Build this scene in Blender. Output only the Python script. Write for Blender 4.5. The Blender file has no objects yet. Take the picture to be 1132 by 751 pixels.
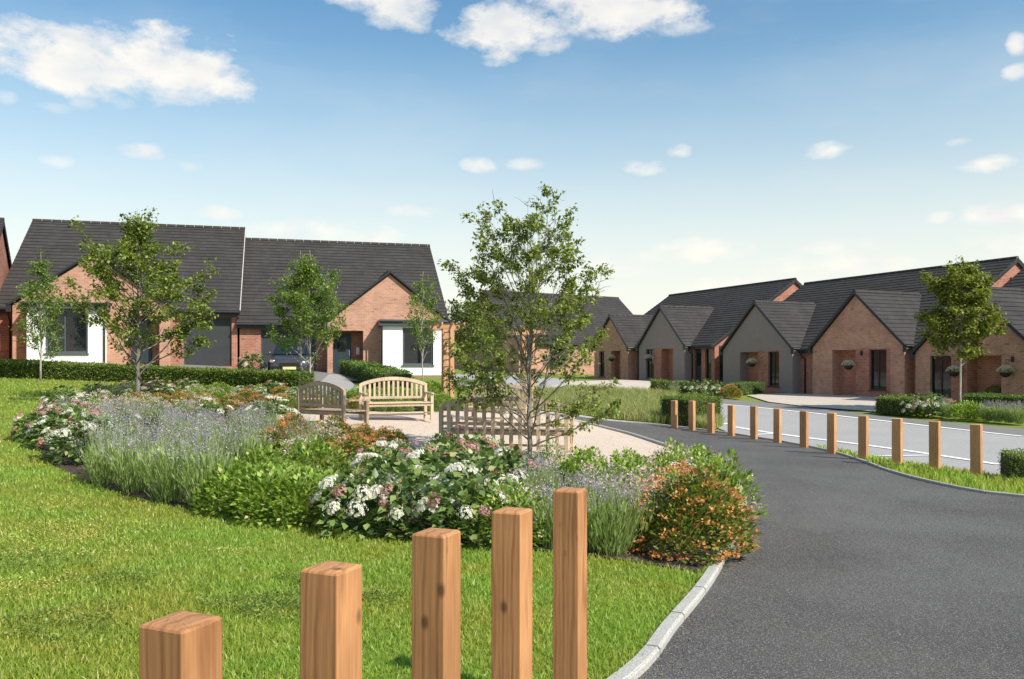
import bpy, bmesh, math, random
import numpy as np
from mathutils import Vector, Matrix
random.seed(7); RNG = np.random.default_rng(7)
R = math.radians; PI = math.pi
sc = bpy.context.scene
COL = sc.collection
# ------------------------------------------------------------------ camera, sky, sun, exposure
F, HZ, CAMZ = 950.0, 405.0, 1.7
cam_d = bpy.data.cameras.new('camera'); cam = bpy.data.objects.new('camera', cam_d); COL.objects.link(cam)
cam.location = (0, 0, CAMZ); cam.rotation_euler = (R(90), 0, 0)
cam_d.sensor_width = 36; cam_d.lens = 36*F/1132; cam_d.shift_y = (HZ-375.5)/1132
cam_d.clip_start = .05; cam_d.clip_end = 3000
sc.camera = cam
SUN_AZ, SUN_EL = R(128), R(43)
world = bpy.data.worlds.new('World'); sc.world = world; world.use_nodes = True
sun_d = bpy.data.lights.new('sun', 'SUN'); sun = bpy.data.objects.new('sun', sun_d); COL.objects.link(sun)
sun_d.energy = 5.0; sun_d.angle = R(.6); sun_d.color = (1, .93, .83)
sv = Vector((math.sin(SUN_AZ)*math.cos(SUN_EL), math.cos(SUN_AZ)*math.cos(SUN_EL), math.sin(SUN_EL)))
sun.rotation_euler = sv.to_track_quat('Z', 'Y').to_euler(); sun.location = (20, -20, 30)
sc.view_settings.view_transform = 'Standard'; sc.view_settings.look = 'None'
sc.view_settings.exposure = 0.38; sc.view_settings.gamma = 1
SKY_STRENGTH = .12
world.cycles.sampling_method = 'MANUAL'; world.cycles.sample_map_resolution = 512
sc.cycles.max_bounces = 6; sc.cycles.transparent_max_bounces = 12
def s2l(r, g, b): return tuple((c/255/12.92 if c/255 <= .04045 else ((c/255+.055)/1.055)**2.4) for c in (r, g, b))
def build_world():
    nt = world.node_tree; N = nt.nodes; L = nt.links; N.clear()
    def m(op, a, b=None, c=None, clamp=False):
        n = N.new('ShaderNodeMath'); n.operation = op; n.use_clamp = clamp
        for i, v in enumerate((a, b, c)):
            if v is None: continue
            if isinstance(v, (int, float)): n.inputs[i].default_value = v
            else: L.new(v, n.inputs[i])
        return n.outputs[0]
    sky = N.new('ShaderNodeTexSky'); sky.sky_type = 'NISHITA'; sky.sun_disc = False
    sky.sun_elevation = SUN_EL; sky.sun_rotation = SUN_AZ; sky.air_density = 1.25; sky.dust_density = .9; sky.ozone_density = 2.2
    tc = N.new('ShaderNodeTexCoord'); sep = N.new('ShaderNodeSeparateXYZ'); L.new(tc.outputs['Generated'], sep.inputs[0])
    x, y, z = sep.outputs
    az = m('ARCTAN2', x, y); h = m('SQRT', m('ADD', m('MULTIPLY', x, x), m('MULTIPLY', y, y)))
    el = m('ARCTAN2', z, h)
    # wobble of the cloud outlines
    no = N.new('ShaderNodeTexNoise'); no.inputs['Scale'].default_value = 15; no.inputs['Detail'].default_value = 8; no.inputs['Roughness'].default_value = .62
    mp = N.new('ShaderNodeMapping'); mp.inputs['Scale'].default_value = (1, 1, 1.9); L.new(tc.outputs['Generated'], mp.inputs[0]); L.new(mp.outputs[0], no.inputs[0])
    nf = m('SUBTRACT', no.outputs[0], .5)
    clouds = [  # pixel centre, half width, half height, strength
        (55,62,105,30,1.0),(160,72,100,36,1.0),(225,82,55,28,1.0),(20,55,60,18,.8),(165,168,25,8,1.),(138,113,14,8,.7),(60,119,22,5,.45),(92,115,14,6,.5),
        (207,183,16,5,.5),(64,178,16,5,.5),(8,107,12,6,.4),(245,234,24,6,.7),(445,233,44,7,.75),(445,12,38,20,.95),(400,-8,40,18,.9),(560,32,62,28,.95),(600,48,30,14,.9),(690,12,78,27,1.),(740,30,34,10,.7),(665,-12,90,26,.9),
        (528,183,16,7,.8),(583,181,20,6,.7),(712,184,22,9,.95),(751,169,14,8,.9),(916,167,24,8,.95),(1090,183,30,8,.9),(1060,157,12,4,.5),(1104,236,34,10,.9),(1038,240,14,5,.6),
        (1124,48,10,9,.9),(1124,79,14,6,.8),(775,276,48,13,.85),(925,272,34,9,.6),(390,256,60,14,.8),(320,258,50,11,.75),(900,297,70,11,.7),(985,294,40,8,.6),(1110,272,50,12,.8),(690,292,60,14,.6),(30,262,50,16,.7),(840,316,120,14,.6)]
    dens = None
    for (px, py, a, b, s) in clouds:
        dx, dz = (px-566)/F, (HZ-py)/F
        A = math.atan2(dx, 1); E_ = math.atan2(dz, math.hypot(dx, 1))
        ca, ce = math.cos(A), math.cos(E_)
        ra = a/F*ca*ca*1.2; rb = b/F*ce*ce*1.25
        u = m('MULTIPLY', m('SUBTRACT', az, A), 1/ra); v = m('MULTIPLY', m('SUBTRACT', el, E_), 1/rb)
        q = m('SUBTRACT', 1.0, m('ADD', m('MULTIPLY', u, u), m('MULTIPLY', v, v)))
        q = m('MULTIPLY_ADD', nf, 4.0 if a > 50 and py < 90 else 5.4, q)
        q = m('MULTIPLY', m('SMOOTH_MIN', m('MULTIPLY', m('MAXIMUM', q, 0), 1.25 if a > 50 and py < 90 else .75), 1.0, .3), s)
        dens = q if dens is None else m('MAXIMUM', dens, q)
    # faint wisps in view; unseen cloud behind and overhead added to neutralise shade fill
    no2 = N.new('ShaderNodeTexNoise'); no2.inputs['Scale'].default_value = 3.2; no2.inputs['Detail'].default_value = 7; no2.inputs['Roughness'].default_value = .6
    mp2 = N.new('ShaderNodeMapping'); mp2.inputs['Scale'].default_value = (1, 1, 3.5); L.new(tc.outputs['Generated'], mp2.inputs[0]); L.new(mp2.outputs[0], no2.inputs[0])
    back = m('MAXIMUM', m('MULTIPLY', m('SUBTRACT', .2, y), 2.5, clamp=True), m('MULTIPLY', m('SUBTRACT', el, R(30)), 4.0, clamp=True))
    wisp_fill = m('MULTIPLY', m('MAXIMUM', m('SUBTRACT', no2.outputs[0], .47), 0), m('MULTIPLY_ADD', back, 4.0, .5))
    dens = m('MAXIMUM', dens, wisp_fill); dens = m('MULTIPLY', dens, .88, clamp=True)
    # nishita colour graded with height
    el01 = m('MULTIPLY', el, 1/R(27), clamp=True)
    rp = N.new('ShaderNodeValToRGB'); L.new(el01, rp.inputs[0]); cr = rp.color_ramp
    cr.elements[0].position = 0; cr.elements[0].color = (1.02, 1.0, .98, 1)
    cr.elements[1].position = 1; cr.elements[1].color = (.38, .74, .92, 1)
    e = cr.elements.new(.3); e.color = (.82, 1.02, 1.04, 1)
    e = cr.elements.new(.6); e.color = (.52, .90, 1.0, 1)
    mx0 = N.new('ShaderNodeMix'); mx0.data_type = 'RGBA'; mx0.blend_type = 'MULTIPLY'; mx0.inputs[0].default_value = 1
    L.new(sky.outputs[0], mx0.inputs[6]); L.new(rp.outputs[0], mx0.inputs[7])
    hz = N.new('ShaderNodeValToRGB'); L.new(el01, hz.inputs[0]); hc = hz.color_ramp
    hc.elements[0].position = 0; hc.elements[0].color = (.95,.95,.95,1); hc.elements[1].position = 1; hc.elements[1].color = (0,0,0,1)
    for p_, v_ in ((.12,.90),(.3,.66),(.5,.36),(.75,.10)):
        e = hc.elements.new(p_); e.color = (v_,v_,v_,1)
    k = 1/SKY_STRENGTH
    mx = N.new('ShaderNodeMix'); mx.data_type = 'RGBA'; L.new(hz.outputs[0], mx.inputs[0]); L.new(mx0.outputs[2], mx.inputs[6]); mx.inputs[7].default_value = (.78*k,.77*k,.69*k,1)
    # cloud colour: bright top, a little greyer belly, broken by noise
    no3 = N.new('ShaderNodeTexNoise'); no3.inputs['Scale'].default_value = 20; no3.inputs['Detail'].default_value = 6; L.new(mp.outputs[0], no3.inputs[0])
    rc = N.new('ShaderNodeValToRGB'); L.new(no3.outputs[0], rc.inputs[0])
    k = 1/SKY_STRENGTH
    rc.color_ramp.elements[0].position = .35; rc.color_ramp.elements[0].color = (.68*k, .68*k, .68*k, 1)
    rc.color_ramp.elements[1].position = .6; rc.color_ramp.elements[1].color = (.84*k, .795*k, .72*k, 1)
    mc = N.new('ShaderNodeMix'); mc.data_type = 'RGBA'; L.new(dens, mc.inputs[0]); L.new(mx.outputs[2], mc.inputs[6]); L.new(rc.outputs[0], mc.inputs[7])
    bg = N.new('ShaderNodeBackground'); bg.inputs[1].default_value = SKY_STRENGTH; L.new(mc.outputs[2], bg.inputs[0])
    out = N.new('ShaderNodeOutputWorld'); L.new(bg.outputs[0], out.inputs[0])
build_world()

# ------------------------------------------------------------------ helpers
def tag(o, label=None, cat=None, group=None, kind=None):
    if label: o['label'] = label
    if cat: o['category'] = cat
    if group: o['group'] = group
    if kind: o['kind'] = kind
    return o
def link(name, me, mat=None, parent=None):
    o = bpy.data.objects.new(name, me); COL.objects.link(o)
    if mat is not None:
        for mm in (mat if isinstance(mat, (list, tuple)) else [mat]): me.materials.append(mm)
    if parent is not None: o.parent = parent
    return o
def empty(name, loc=(0,0,0), rz=0):
    o = bpy.data.objects.new(name, None); COL.objects.link(o); o.location = loc; o.rotation_euler = (0,0,rz); o.empty_display_size = .2
    return o
def copy_tree(o, parent=None):
    c = o.copy(); COL.objects.link(c); c.parent = parent
    for ch in o.children: copy_tree(ch, c)
    return c
def set_rnd(me, vals):
    a = me.attributes.new('rnd', 'FLOAT', 'POINT'); a.data.foreach_set('value', np.ascontiguousarray(vals, dtype=np.float32))
def mesh_np(name, V, faces, smooth=False, rnd=None, mat_idx=None):
    """V (n,3); faces (m,k) constant k"""
    me = bpy.data.meshes.new(name); V = np.asarray(V, dtype=np.float32); faces = np.asarray(faces, dtype=np.int32)
    me.vertices.add(len(V)); me.vertices.foreach_set('co', V.ravel())
    m_, k = faces.shape
    me.loops.add(m_*k); me.loops.foreach_set('vertex_index', faces.ravel())
    me.polygons.add(m_); me.polygons.foreach_set('loop_start', np.arange(0, m_*k, k, dtype=np.int32))
    try: me.polygons.foreach_set('loop_total', np.full(m_, k, dtype=np.int32))
    except Exception: pass
    if smooth: me.polygons.foreach_set('use_smooth', np.ones(m_, dtype=bool))
    if mat_idx is not None: me.polygons.foreach_set('material_index', np.asarray(mat_idx, dtype=np.int32))
    me.update(calc_edges=True)
    if rnd is not None: set_rnd(me, rnd)
    return me
def replicate(T, faces, P, M, per_rnd, name='m', scale=None, smooth=False):
    """template T (k,3), faces (f,j); P (n,3) positions; M (n,3,3) column basis; scale (n,) or (n,3)"""
    n, k = len(P), len(T)
    S = np.ones((n,3)) if scale is None else (np.repeat(np.asarray(scale)[:,None],3,1) if np.ndim(scale)==1 else scale)
    TT = T[None,:,:]*S[:,None,:]
    V = np.einsum('nij,nkj->nki', M, TT) + P[:,None,:]
    Fc = (faces[None,:,:] + (np.arange(n)*k)[:,None,None]).reshape(-1, faces.shape[1])
    return V.reshape(-1,3), Fc, np.repeat(per_rnd, k)
def basis(dirv, up=None, roll=None):
    """columns: x (side), y (along dirv), z (normal)"""
    n = len(dirv); d = dirv/np.maximum(np.linalg.norm(dirv,axis=1,keepdims=True),1e-9)
    u = np.tile(np.array([[0,0,1.]]),(n,1)) if up is None else up
    x = np.cross(d, u); l = np.linalg.norm(x,axis=1,keepdims=True); x = np.where(l<1e-4, np.array([[1.,0,0]]), x/np.maximum(l,1e-9))
    z = np.cross(x, d)
    if roll is not None:
        c, s = np.cos(roll)[:,None], np.sin(roll)[:,None]
        x, z = x*c+z*s, z*c-x*s
    return np.stack([x, d, z], axis=2)
class MB:
    """collects boxes, bars and prisms into one mesh"""
    def __init__(s): s.v = []; s.f = []
    def poly(s, vs, fs):
        b = len(s.v); s.v += [tuple(v) for v in vs]; s.f += [tuple(b+i for i in f) for f in fs]; return s
    def box(s, x0, x1, y0, y1, z0, z1):
        return s.poly([(x0,y0,z0),(x1,y0,z0),(x1,y1,z0),(x0,y1,z0),(x0,y0,z1),(x1,y0,z1),(x1,y1,z1),(x0,y1,z1)],
                      [(0,3,2,1),(4,5,6,7),(0,1,5,4),(1,2,6,5),(2,3,7,6),(3,0,4,7)])
    def bar(s, a, b, w, h=None, up=(0,0,1)):
        a, b = Vector(a), Vector(b); d = (b-a).normalized(); h = h or w; up = Vector(up)
        x = d.cross(up)
        if x.length < 1e-4: x = d.cross(Vector((1,0,0)))
        x.normalize(); z = x.cross(d)
        vs = [p + x*sx*w/2 + z*sz*h/2 for p in (a,b) for (sx,sz) in ((-1,-1),(1,-1),(1,1),(-1,1))]
        return s.poly(vs, [(0,1,2,3)[::-1],(4,5,6,7),(0,1,5,4),(1,2,6,5),(2,3,7,6),(3,0,4,7)])
    def tube(s, pts, rads, n=8, caps=True):
        pts = [Vector(p) for p in pts]
        if not isinstance(rads, (list,tuple)): rads = [rads]*len(pts)
        b = len(s.v); prev = None
        for i, p in enumerate(pts):
            d = (pts[min(i+1,len(pts)-1)] - pts[max(i-1,0)]).normalized()
            if prev is None: x = d.orthogonal().normalized()
            else: x = (prev - d*prev.dot(d)).normalized()
            prev = x; y = d.cross(x)
            for k in range(n):
                a = 2*PI*k/n; s.v.append(tuple(p + (x*math.cos(a)+y*math.sin(a))*rads[i]))
        for i in range(len(pts)-1):
            for k in range(n):
                s.f.append((b+i*n+k, b+i*n+(k+1)%n, b+(i+1)*n+(k+1)%n, b+(i+1)*n+k))
        if caps:
            s.f.append(tuple(b+k for k in range(n))[::-1]); s.f.append(tuple(b+(len(pts)-1)*n+k for k in range(n)))
        return s
    def lathe(s, prof, c=(0,0,0), n=20):
        b = len(s.v)
        for (r,z) in prof:
            for k in range(n):
                a = 2*PI*k/n; s.v.append((c[0]+r*math.cos(a), c[1]+r*math.sin(a), c[2]+z))
        for i in range(len(prof)-1):
            for k in range(n): s.f.append((b+i*n+k, b+i*n+(k+1)%n, b+(i+1)*n+(k+1)%n, b+(i+1)*n+k))
        s.f.append(tuple(b+k for k in range(n))[::-1]); s.f.append(tuple(b+(len(prof)-1)*n+k for k in range(n)))
        return s
    def each(s, name, mat=None, parent=None, **k):
        """every closed piece becomes an object of its own"""
        pieces = []
        for f in s.f:
            st = set(f); hit = [p for p in pieces if p[0] & st]
            for p in hit: pieces.remove(p); st |= p[0]
            pieces.append((st, sum((p[1] for p in hit), []) + [f]))
        out = []
        for st, fs in pieces:
            ix = sorted(st); mp = {v: i for i, v in enumerate(ix)}; q = MB(); q.v = [s.v[i] for i in ix]; q.f = [tuple(mp[i] for i in f) for f in fs]
            out.append(q.build(name, mat, parent, **k))
        return out
    def build(s, name, mat=None, parent=None, bevel=0, smooth=False, seg=2):
        me = bpy.data.meshes.new(name); me.from_pydata(s.v, [], s.f)
        if bevel:
            bm = bmesh.new(); bm.from_mesh(me)
            bmesh.ops.bevel(bm, geom=[e for e in bm.edges if e.calc_face_angle(0) > .6], offset=bevel, segments=seg, affect='EDGES', profile=.5, clamp_overlap=True)
            bm.to_mesh(me); bm.free()
        if smooth: me.polygons.foreach_set('use_smooth', np.ones(len(me.polygons), dtype=bool))
        me.update()
        return link(name, me, mat, parent)

# ------------------------------------------------------------------ terrain
CT = [(0,-6,.05),(-6,0,.15),(6,0,-.1),(0,0,0),(-.85,2.2,0),(.34,5,-.12),(2.4,9.5,-.25),(8,13.6,-.3),(8,20,-.32),(5.3,29,-.3),(3.9,26.7,-.33),(2.5,30,.0),
 (3.6,19.6,-.2),(-3.4,10,0),(-8,14,.3),(-1.6,9.2,-.05),(-2.7,20,.42),(0,15.5,.15),(-3.8,17.6,.35),(-9.8,22.5,.72),(-2,29,.75),(.7,29,.5),
 (-20.3,34,1.38),(-12,34,1.15),(-7,35,1.1),(-5.8,40,1.27),(-3,38,1.2),(-19,37,1.8),(-13,38.5,1.6),(-8,52,1.5),(-25,46,2.1),(-16,22,.95),(-14,12,.5),
 (-.6,38,1.1),(1,45,1.1),(9.9,57,.72),(7,64,.75),(13.9,48.6,.28),(16.8,42,.27),(19.3,36.3,.22),(13,33,-.05),(11,24,-.3),(16,25,-.25),(12,16,-.3),(25,28,.15),(8,40.5,.22),(9.6,42.7,.3),(22,14,-.2),
 (0,75,1.3),(-60,60,2.2),(60,60,.9),(-60,0,1),(60,0,-.1),(0,-60,.1),(100,140,1.3),(-100,140,2),(0,140,1.4)]
CT = np.array(CT)
def _phi(r2): return np.where(r2 > 0, .5*r2*np.log(np.maximum(r2,1e-12)), 0)
def _tps():
    X = CT[:,:2]; n = len(X); d2 = ((X[:,None]-X[None])**2).sum(-1); K = _phi(d2) + np.eye(n)*1.5
    Pm = np.hstack([np.ones((n,1)), X]); A = np.block([[K,Pm],[Pm.T,np.zeros((3,3))]])
    w = np.linalg.solve(A, np.concatenate([CT[:,2], np.zeros(3)])); return w
TW = _tps()
def H(x, y):
    x = np.asarray(x, float); y = np.asarray(y, float); sh = x.shape; x = x.ravel(); y = y.ravel()
    xc, yc = np.clip(x,-110,110), np.clip(y,-60,150)
    out = np.zeros(len(x))
    for i in range(0, len(x), 20000):
        s = slice(i, i+20000); d2 = (xc[s,None]-CT[None,:,0])**2 + (yc[s,None]-CT[None,:,1])**2
        out[s] = _phi(d2)@TW[:-3] + TW[-3] + TW[-2]*xc[s] + TW[-1]*yc[s]
    out = np.clip(out, -1.0, 2.3)
    return out.reshape(sh)
def h1(x, y): return float(H(np.array([x]), np.array([y]))[0])
def P(px, py, dmax=140):
    """point of the ground seen at a pixel of the 1132x751 photograph"""
    ds = np.concatenate([np.arange(1.5, 20, .02), np.arange(20, dmax, .08)])
    z = CAMZ + (HZ-py)/F*ds; g = H((px-566)/F*ds, ds)
    i = np.argmax(g >= z)
    if not (g >= z).any(): i = len(ds)-1
    d = ds[i]; return ((px-566)/F*d, float(d))
def at(px, d, z=None):
    x = (px-566)/F*d; return Vector((x, d, h1(x,d) if z is None else z))

def smooth_line(pts, n=6, closed=False):
    """Catmull-Rom"""
    pts = [Vector((p[0],p[1])) for p in pts]; out = []; m_ = len(pts)
    rng = range(m_ if closed else m_-1)
    for i in rng:
        if closed: p0,p1,p2,p3 = pts[i-1],pts[i],pts[(i+1)%m_],pts[(i+2)%m_]
        else: p0,p1,p2,p3 = pts[max(i-1,0)],pts[i],pts[i+1],pts[min(i+2,m_-1)]
        for k in range(n):
            t = k/n; out.append(.5*((2*p1)+(-p0+p2)*t+(2*p0-5*p1+4*p2-p3)*t*t+(-p0+3*p1-3*p2+p3)*t**3))
    if not closed: out.append(pts[-1])
    return [(p.x,p.y) for p in out]
def in_poly(X, Y, poly):
    X = np.asarray(X); Y = np.asarray(Y); ins = np.zeros(X.shape, bool); n = len(poly)
    for i in range(n):
        x1,y1 = poly[i]; x2,y2 = poly[(i+1)%n]
        if y1 == y2: continue
        c = ((y1 > Y) != (y2 > Y)) & (X < (x2-x1)*(Y-y1)/(y2-y1)+x1); ins ^= c
    return ins
def sheet(name, poly, off, mat, step=.5, kind='structure', skirt=0):
    """ground sheet that follows the terrain, cut on one shared grid"""
    bm = bmesh.new(); vs = [bm.verts.new((x,y,0)) for x,y in poly]
    f = bm.faces.new(vs); f.normal_update()
    if f.normal.z < 0: f.normal_flip()
    xs = [p[0] for p in poly]; ys = [p[1] for p in poly]
    for (a,b,ax) in ((min(xs),max(xs),0),(min(ys),max(ys),1)):
        k = math.ceil(a/step)
        while k*step < b:
            co = [0,0,0]; no = [0,0,0]; co[ax] = k*step; no[ax] = 1
            bmesh.ops.bisect_plane(bm, geom=bm.verts[:]+bm.edges[:]+bm.faces[:], plane_co=co, plane_no=no, dist=1e-5)
            k += 1
    bmesh.ops.triangulate(bm, faces=bm.faces[:])
    co = np.array([v.co[:] for v in bm.verts]); z = H(co[:,0], co[:,1]) + off
    for v, zz in zip(bm.verts, z): v.co.z = zz
    me = bpy.data.meshes.new(name); bm.to_mesh(me); bm.free()
    me.polygons.foreach_set('use_smooth', np.ones(len(me.polygons), dtype=bool))
    o = link(name, me, mat); tag(o, kind=kind); return o

# ------------------------------------------------------------------ materials
class NT:
    def __init__(s, name):
        s.m = bpy.data.materials.new(name); s.m.use_nodes = True; s.t = s.m.node_tree; s.N = s.t.nodes; s.L = s.t.links
        s.b = s.N['Principled BSDF']; s.out = s.N['Material Output']
        s.b.inputs['Specular IOR Level'].default_value = .3
    def new(s, t, **kw):
        n = s.N.new(t)
        for k, v in kw.items():
            if hasattr(n, k) and not k in n.inputs.keys(): setattr(n, k, v)
            else: n.inputs[k].default_value = v
        return n
    def l(s, a, b): s.L.new(a, b)
    def ramp(s, fac, stops):
        r = s.N.new('ShaderNodeValToRGB'); e = r.color_ramp.elements
        for i, (p, c) in enumerate(stops):
            el = e[i] if i < 2 else e.new(p)
            el.position = p; el.color = (c[0],c[1],c[2],1) if isinstance(c,(tuple,list)) else (c,c,c,1)
        s.l(fac, r.inputs[0]); return r.outputs[0]
    def noise(s, scale, detail=4, rough=.55, vec=None, sc3=None, coord='Object'):
        n = s.N.new('ShaderNodeTexNoise'); n.inputs['Scale'].default_value = scale; n.inputs['Detail'].default_value = detail; n.inputs['Roughness'].default_value = rough
        if vec is None:
            tc = s.N.new('ShaderNodeTexCoord'); vec = tc.outputs[coord]
        if sc3:
            mp = s.N.new('ShaderNodeMapping'); mp.inputs['Scale'].default_value = sc3; s.l(vec, mp.inputs[0]); vec = mp.outputs[0]
        s.l(vec, n.inputs[0]); return n.outputs[0]
    def mix(s, fac, a, b, mode='MIX'):
        n = s.N.new('ShaderNodeMix'); n.data_type = 'RGBA'; n.blend_type = mode
        for i, v in ((0,fac),(6,a),(7,b)):
            if isinstance(v, (int,float)): n.inputs[i].default_value = v
            elif isinstance(v, tuple): n.inputs[i].default_value = (v[0],v[1],v[2],1)
            else: s.l(v, n.inputs[i])
        return n.outputs[2]
    def bump(s, h, strength=.3, dist=.02):
        n = s.N.new('ShaderNodeBump'); n.inputs['Strength'].default_value = strength; n.inputs['Distance'].default_value = dist
        s.l(h, n.inputs['Height']); s.l(n.outputs[0], s.b.inputs['Normal'])
    def col(s, c):
        if isinstance(c, tuple): s.b.inputs['Base Color'].default_value = (c[0],c[1],c[2],1)
        else: s.l(c, s.b.inputs['Base Color'])
    def rough(s, r): s.b.inputs['Roughness'].default_value = r
M = {}
def plain(name, c, rough=.6, metal=0, var=.12, scale=8, spec=.3, bump=0):
    n = NT(name); f = n.noise(scale, 5)
    a = tuple(x*(1-var) for x in c); b = tuple(min(1,x*(1+var)) for x in c)
    n.col(n.ramp(f, [(.3,a),(.7,b)])); n.rough(rough); n.b.inputs['Metallic'].default_value = metal; n.b.inputs['Specular IOR Level'].default_value = spec
    if bump: n.bump(n.noise(scale*20, 3), bump, .005)
    M[name] = n.m; return n.m
def brick(name, c1, c2, mortar, c3=None):
    n = NT(name); tc = n.N.new('ShaderNodeTexCoord'); sp = n.N.new('ShaderNodeSeparateXYZ'); n.l(tc.outputs['Object'], sp.inputs[0])
    sn = n.N.new('ShaderNodeSeparateXYZ'); n.l(tc.outputs['Normal'], sn.inputs[0])
    ab = n.new('ShaderNodeMath', operation='ABSOLUTE'); n.l(sn.outputs[0], ab.inputs[0])
    gt = n.new('ShaderNodeMath', operation='GREATER_THAN'); n.l(ab.outputs[0], gt.inputs[0]); gt.inputs[1].default_value = .6
    mx = n.N.new('ShaderNodeMix'); n.l(gt.outputs[0], mx.inputs[0]); n.l(sp.outputs[0], mx.inputs[2]); n.l(sp.outputs[1], mx.inputs[3])
    cb = n.N.new('ShaderNodeCombineXYZ'); n.l(mx.outputs[0], cb.inputs[0]); n.l(sp.outputs[2], cb.inputs[1])
    br = n.N.new('ShaderNodeTexBrick'); n.l(cb.outputs[0], br.inputs[0])
    br.inputs['Scale'].default_value = 1; br.inputs['Brick Width'].default_value = .225; br.inputs['Row Height'].default_value = .075; br.inputs['Mortar Size'].default_value = .009
    br.inputs['Mortar Smooth'].default_value = .3; br.inputs['Bias'].default_value = 0
    br.inputs['Color1'].default_value = (*c1,1); br.inputs['Color2'].default_value = (*c2,1); br.inputs['Mortar'].default_value = (*mortar,1)
    f = n.noise(1.3, 6, .65); v = n.ramp(f, [(.3,.80),(.7,1.16)])
    c = n.mix(1, br.outputs[0], v, 'MULTIPLY')
    # single darker bricks: cell noise stepping with the coursing
    wn = n.N.new('ShaderNodeTexNoise'); wn.inputs['Scale'].default_value = 1; mp = n.N.new('ShaderNodeMapping'); mp.inputs['Scale'].default_value = (2.2, 6.5, 1)
    n.l(cb.outputs[0], mp.inputs[0]); n.l(mp.outputs[0], wn.inputs[0]); wn.inputs['Detail'].default_value = 2
    d = n.ramp(wn.outputs[0], [(.62,1.0),(.68,.62)])
    c = n.mix(1, c, d, 'MULTIPLY')
    n.col(c); n.rough(.85); n.bump(br.outputs['Fac'], -.4, .006); M[name] = n.m; return n.m
brick('brick_buff', (.52,.265,.175), (.41,.20,.133), (.46,.33,.25))
brick('brick_red', (.42,.165,.105), (.32,.115,.075), (.40,.27,.21))
plain('render_grey', (.27,.22,.208), .85, var=.05, scale=3, bump=.1)
plain('render_white', (.80,.80,.78), .8, var=.03, scale=3, bump=.1)
plain('trim_dark', (.028,.030,.034), .4, var=.1)
plain('trim_slate', (.075,.085,.098), .35, var=.06)
plain('white_plastic', (.75,.75,.73), .4, var=.03)
plain('concrete_pale', (.42,.38,.33), .9, var=.12, scale=3, bump=.2)
plain('black_rubber', (.015,.015,.016), .7)
plain('car_paint', (.10,.10,.105), .25, metal=.7, var=.03, spec=.5)
plain('chrome', (.6,.6,.6), .15, metal=1)
plain('lamp_red', (.5,.02,.02), .2)
plain('plate', (.7,.66,.3), .4)
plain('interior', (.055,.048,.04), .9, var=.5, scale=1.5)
plain('soffit', (.60,.58,.55), .7, var=.05)
plain('mortar', (.45,.43,.40), .9, var=.2)
plain('terracotta_dark', (.03,.03,.032), .7)
def roof_mat():
    n = NT('roof_tile'); tc = n.N.new('ShaderNodeTexCoord'); 
    br = n.N.new('ShaderNodeTexBrick'); sp = n.N.new('ShaderNodeSeparateXYZ'); n.l(tc.outputs['Object'], sp.inputs[0])
    sn = n.N.new('ShaderNodeSeparateXYZ'); n.l(tc.outputs['Normal'], sn.inputs[0])
    ab = n.new('ShaderNodeMath', operation='ABSOLUTE'); n.l(sn.outputs[0], ab.inputs[0])
    gt = n.new('ShaderNodeMath', operation='GREATER_THAN'); n.l(ab.outputs[0], gt.inputs[0]); gt.inputs[1].default_value = .35
    mx = n.N.new('ShaderNodeMix'); n.l(gt.outputs[0], mx.inputs[0]); n.l(sp.outputs[0], mx.inputs[2]); n.l(sp.outputs[1], mx.inputs[3])
    cb = n.N.new('ShaderNodeCombineXYZ'); n.l(mx.outputs[0], cb.inputs[0]); n.l(sp.outputs[2], cb.inputs[1]); n.l(cb.outputs[0], br.inputs[0])
    br.inputs['Scale'].default_value = 1; br.inputs['Brick Width'].default_value = .33; br.inputs['Row Height'].default_value = .185; br.inputs['Mortar Size'].default_value = .006
    br.inputs['Color1'].default_value = (.043,.039,.037,1); br.inputs['Color2'].default_value = (.053,.048,.0455,1); br.inputs['Mortar'].default_value = (.038,.037,.037,1)
    v = n.ramp(n.noise(.7, 8, .7), [(.3,.84),(.7,1.22)])
    n.col(n.mix(1, br.outputs[0], v, 'MULTIPLY')); n.rough(.75); n.b.inputs['Specular IOR Level'].default_value = .15; n.bump(n.noise(60,3), .12, .004); M['roof'] = n.m
roof_mat()
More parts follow.
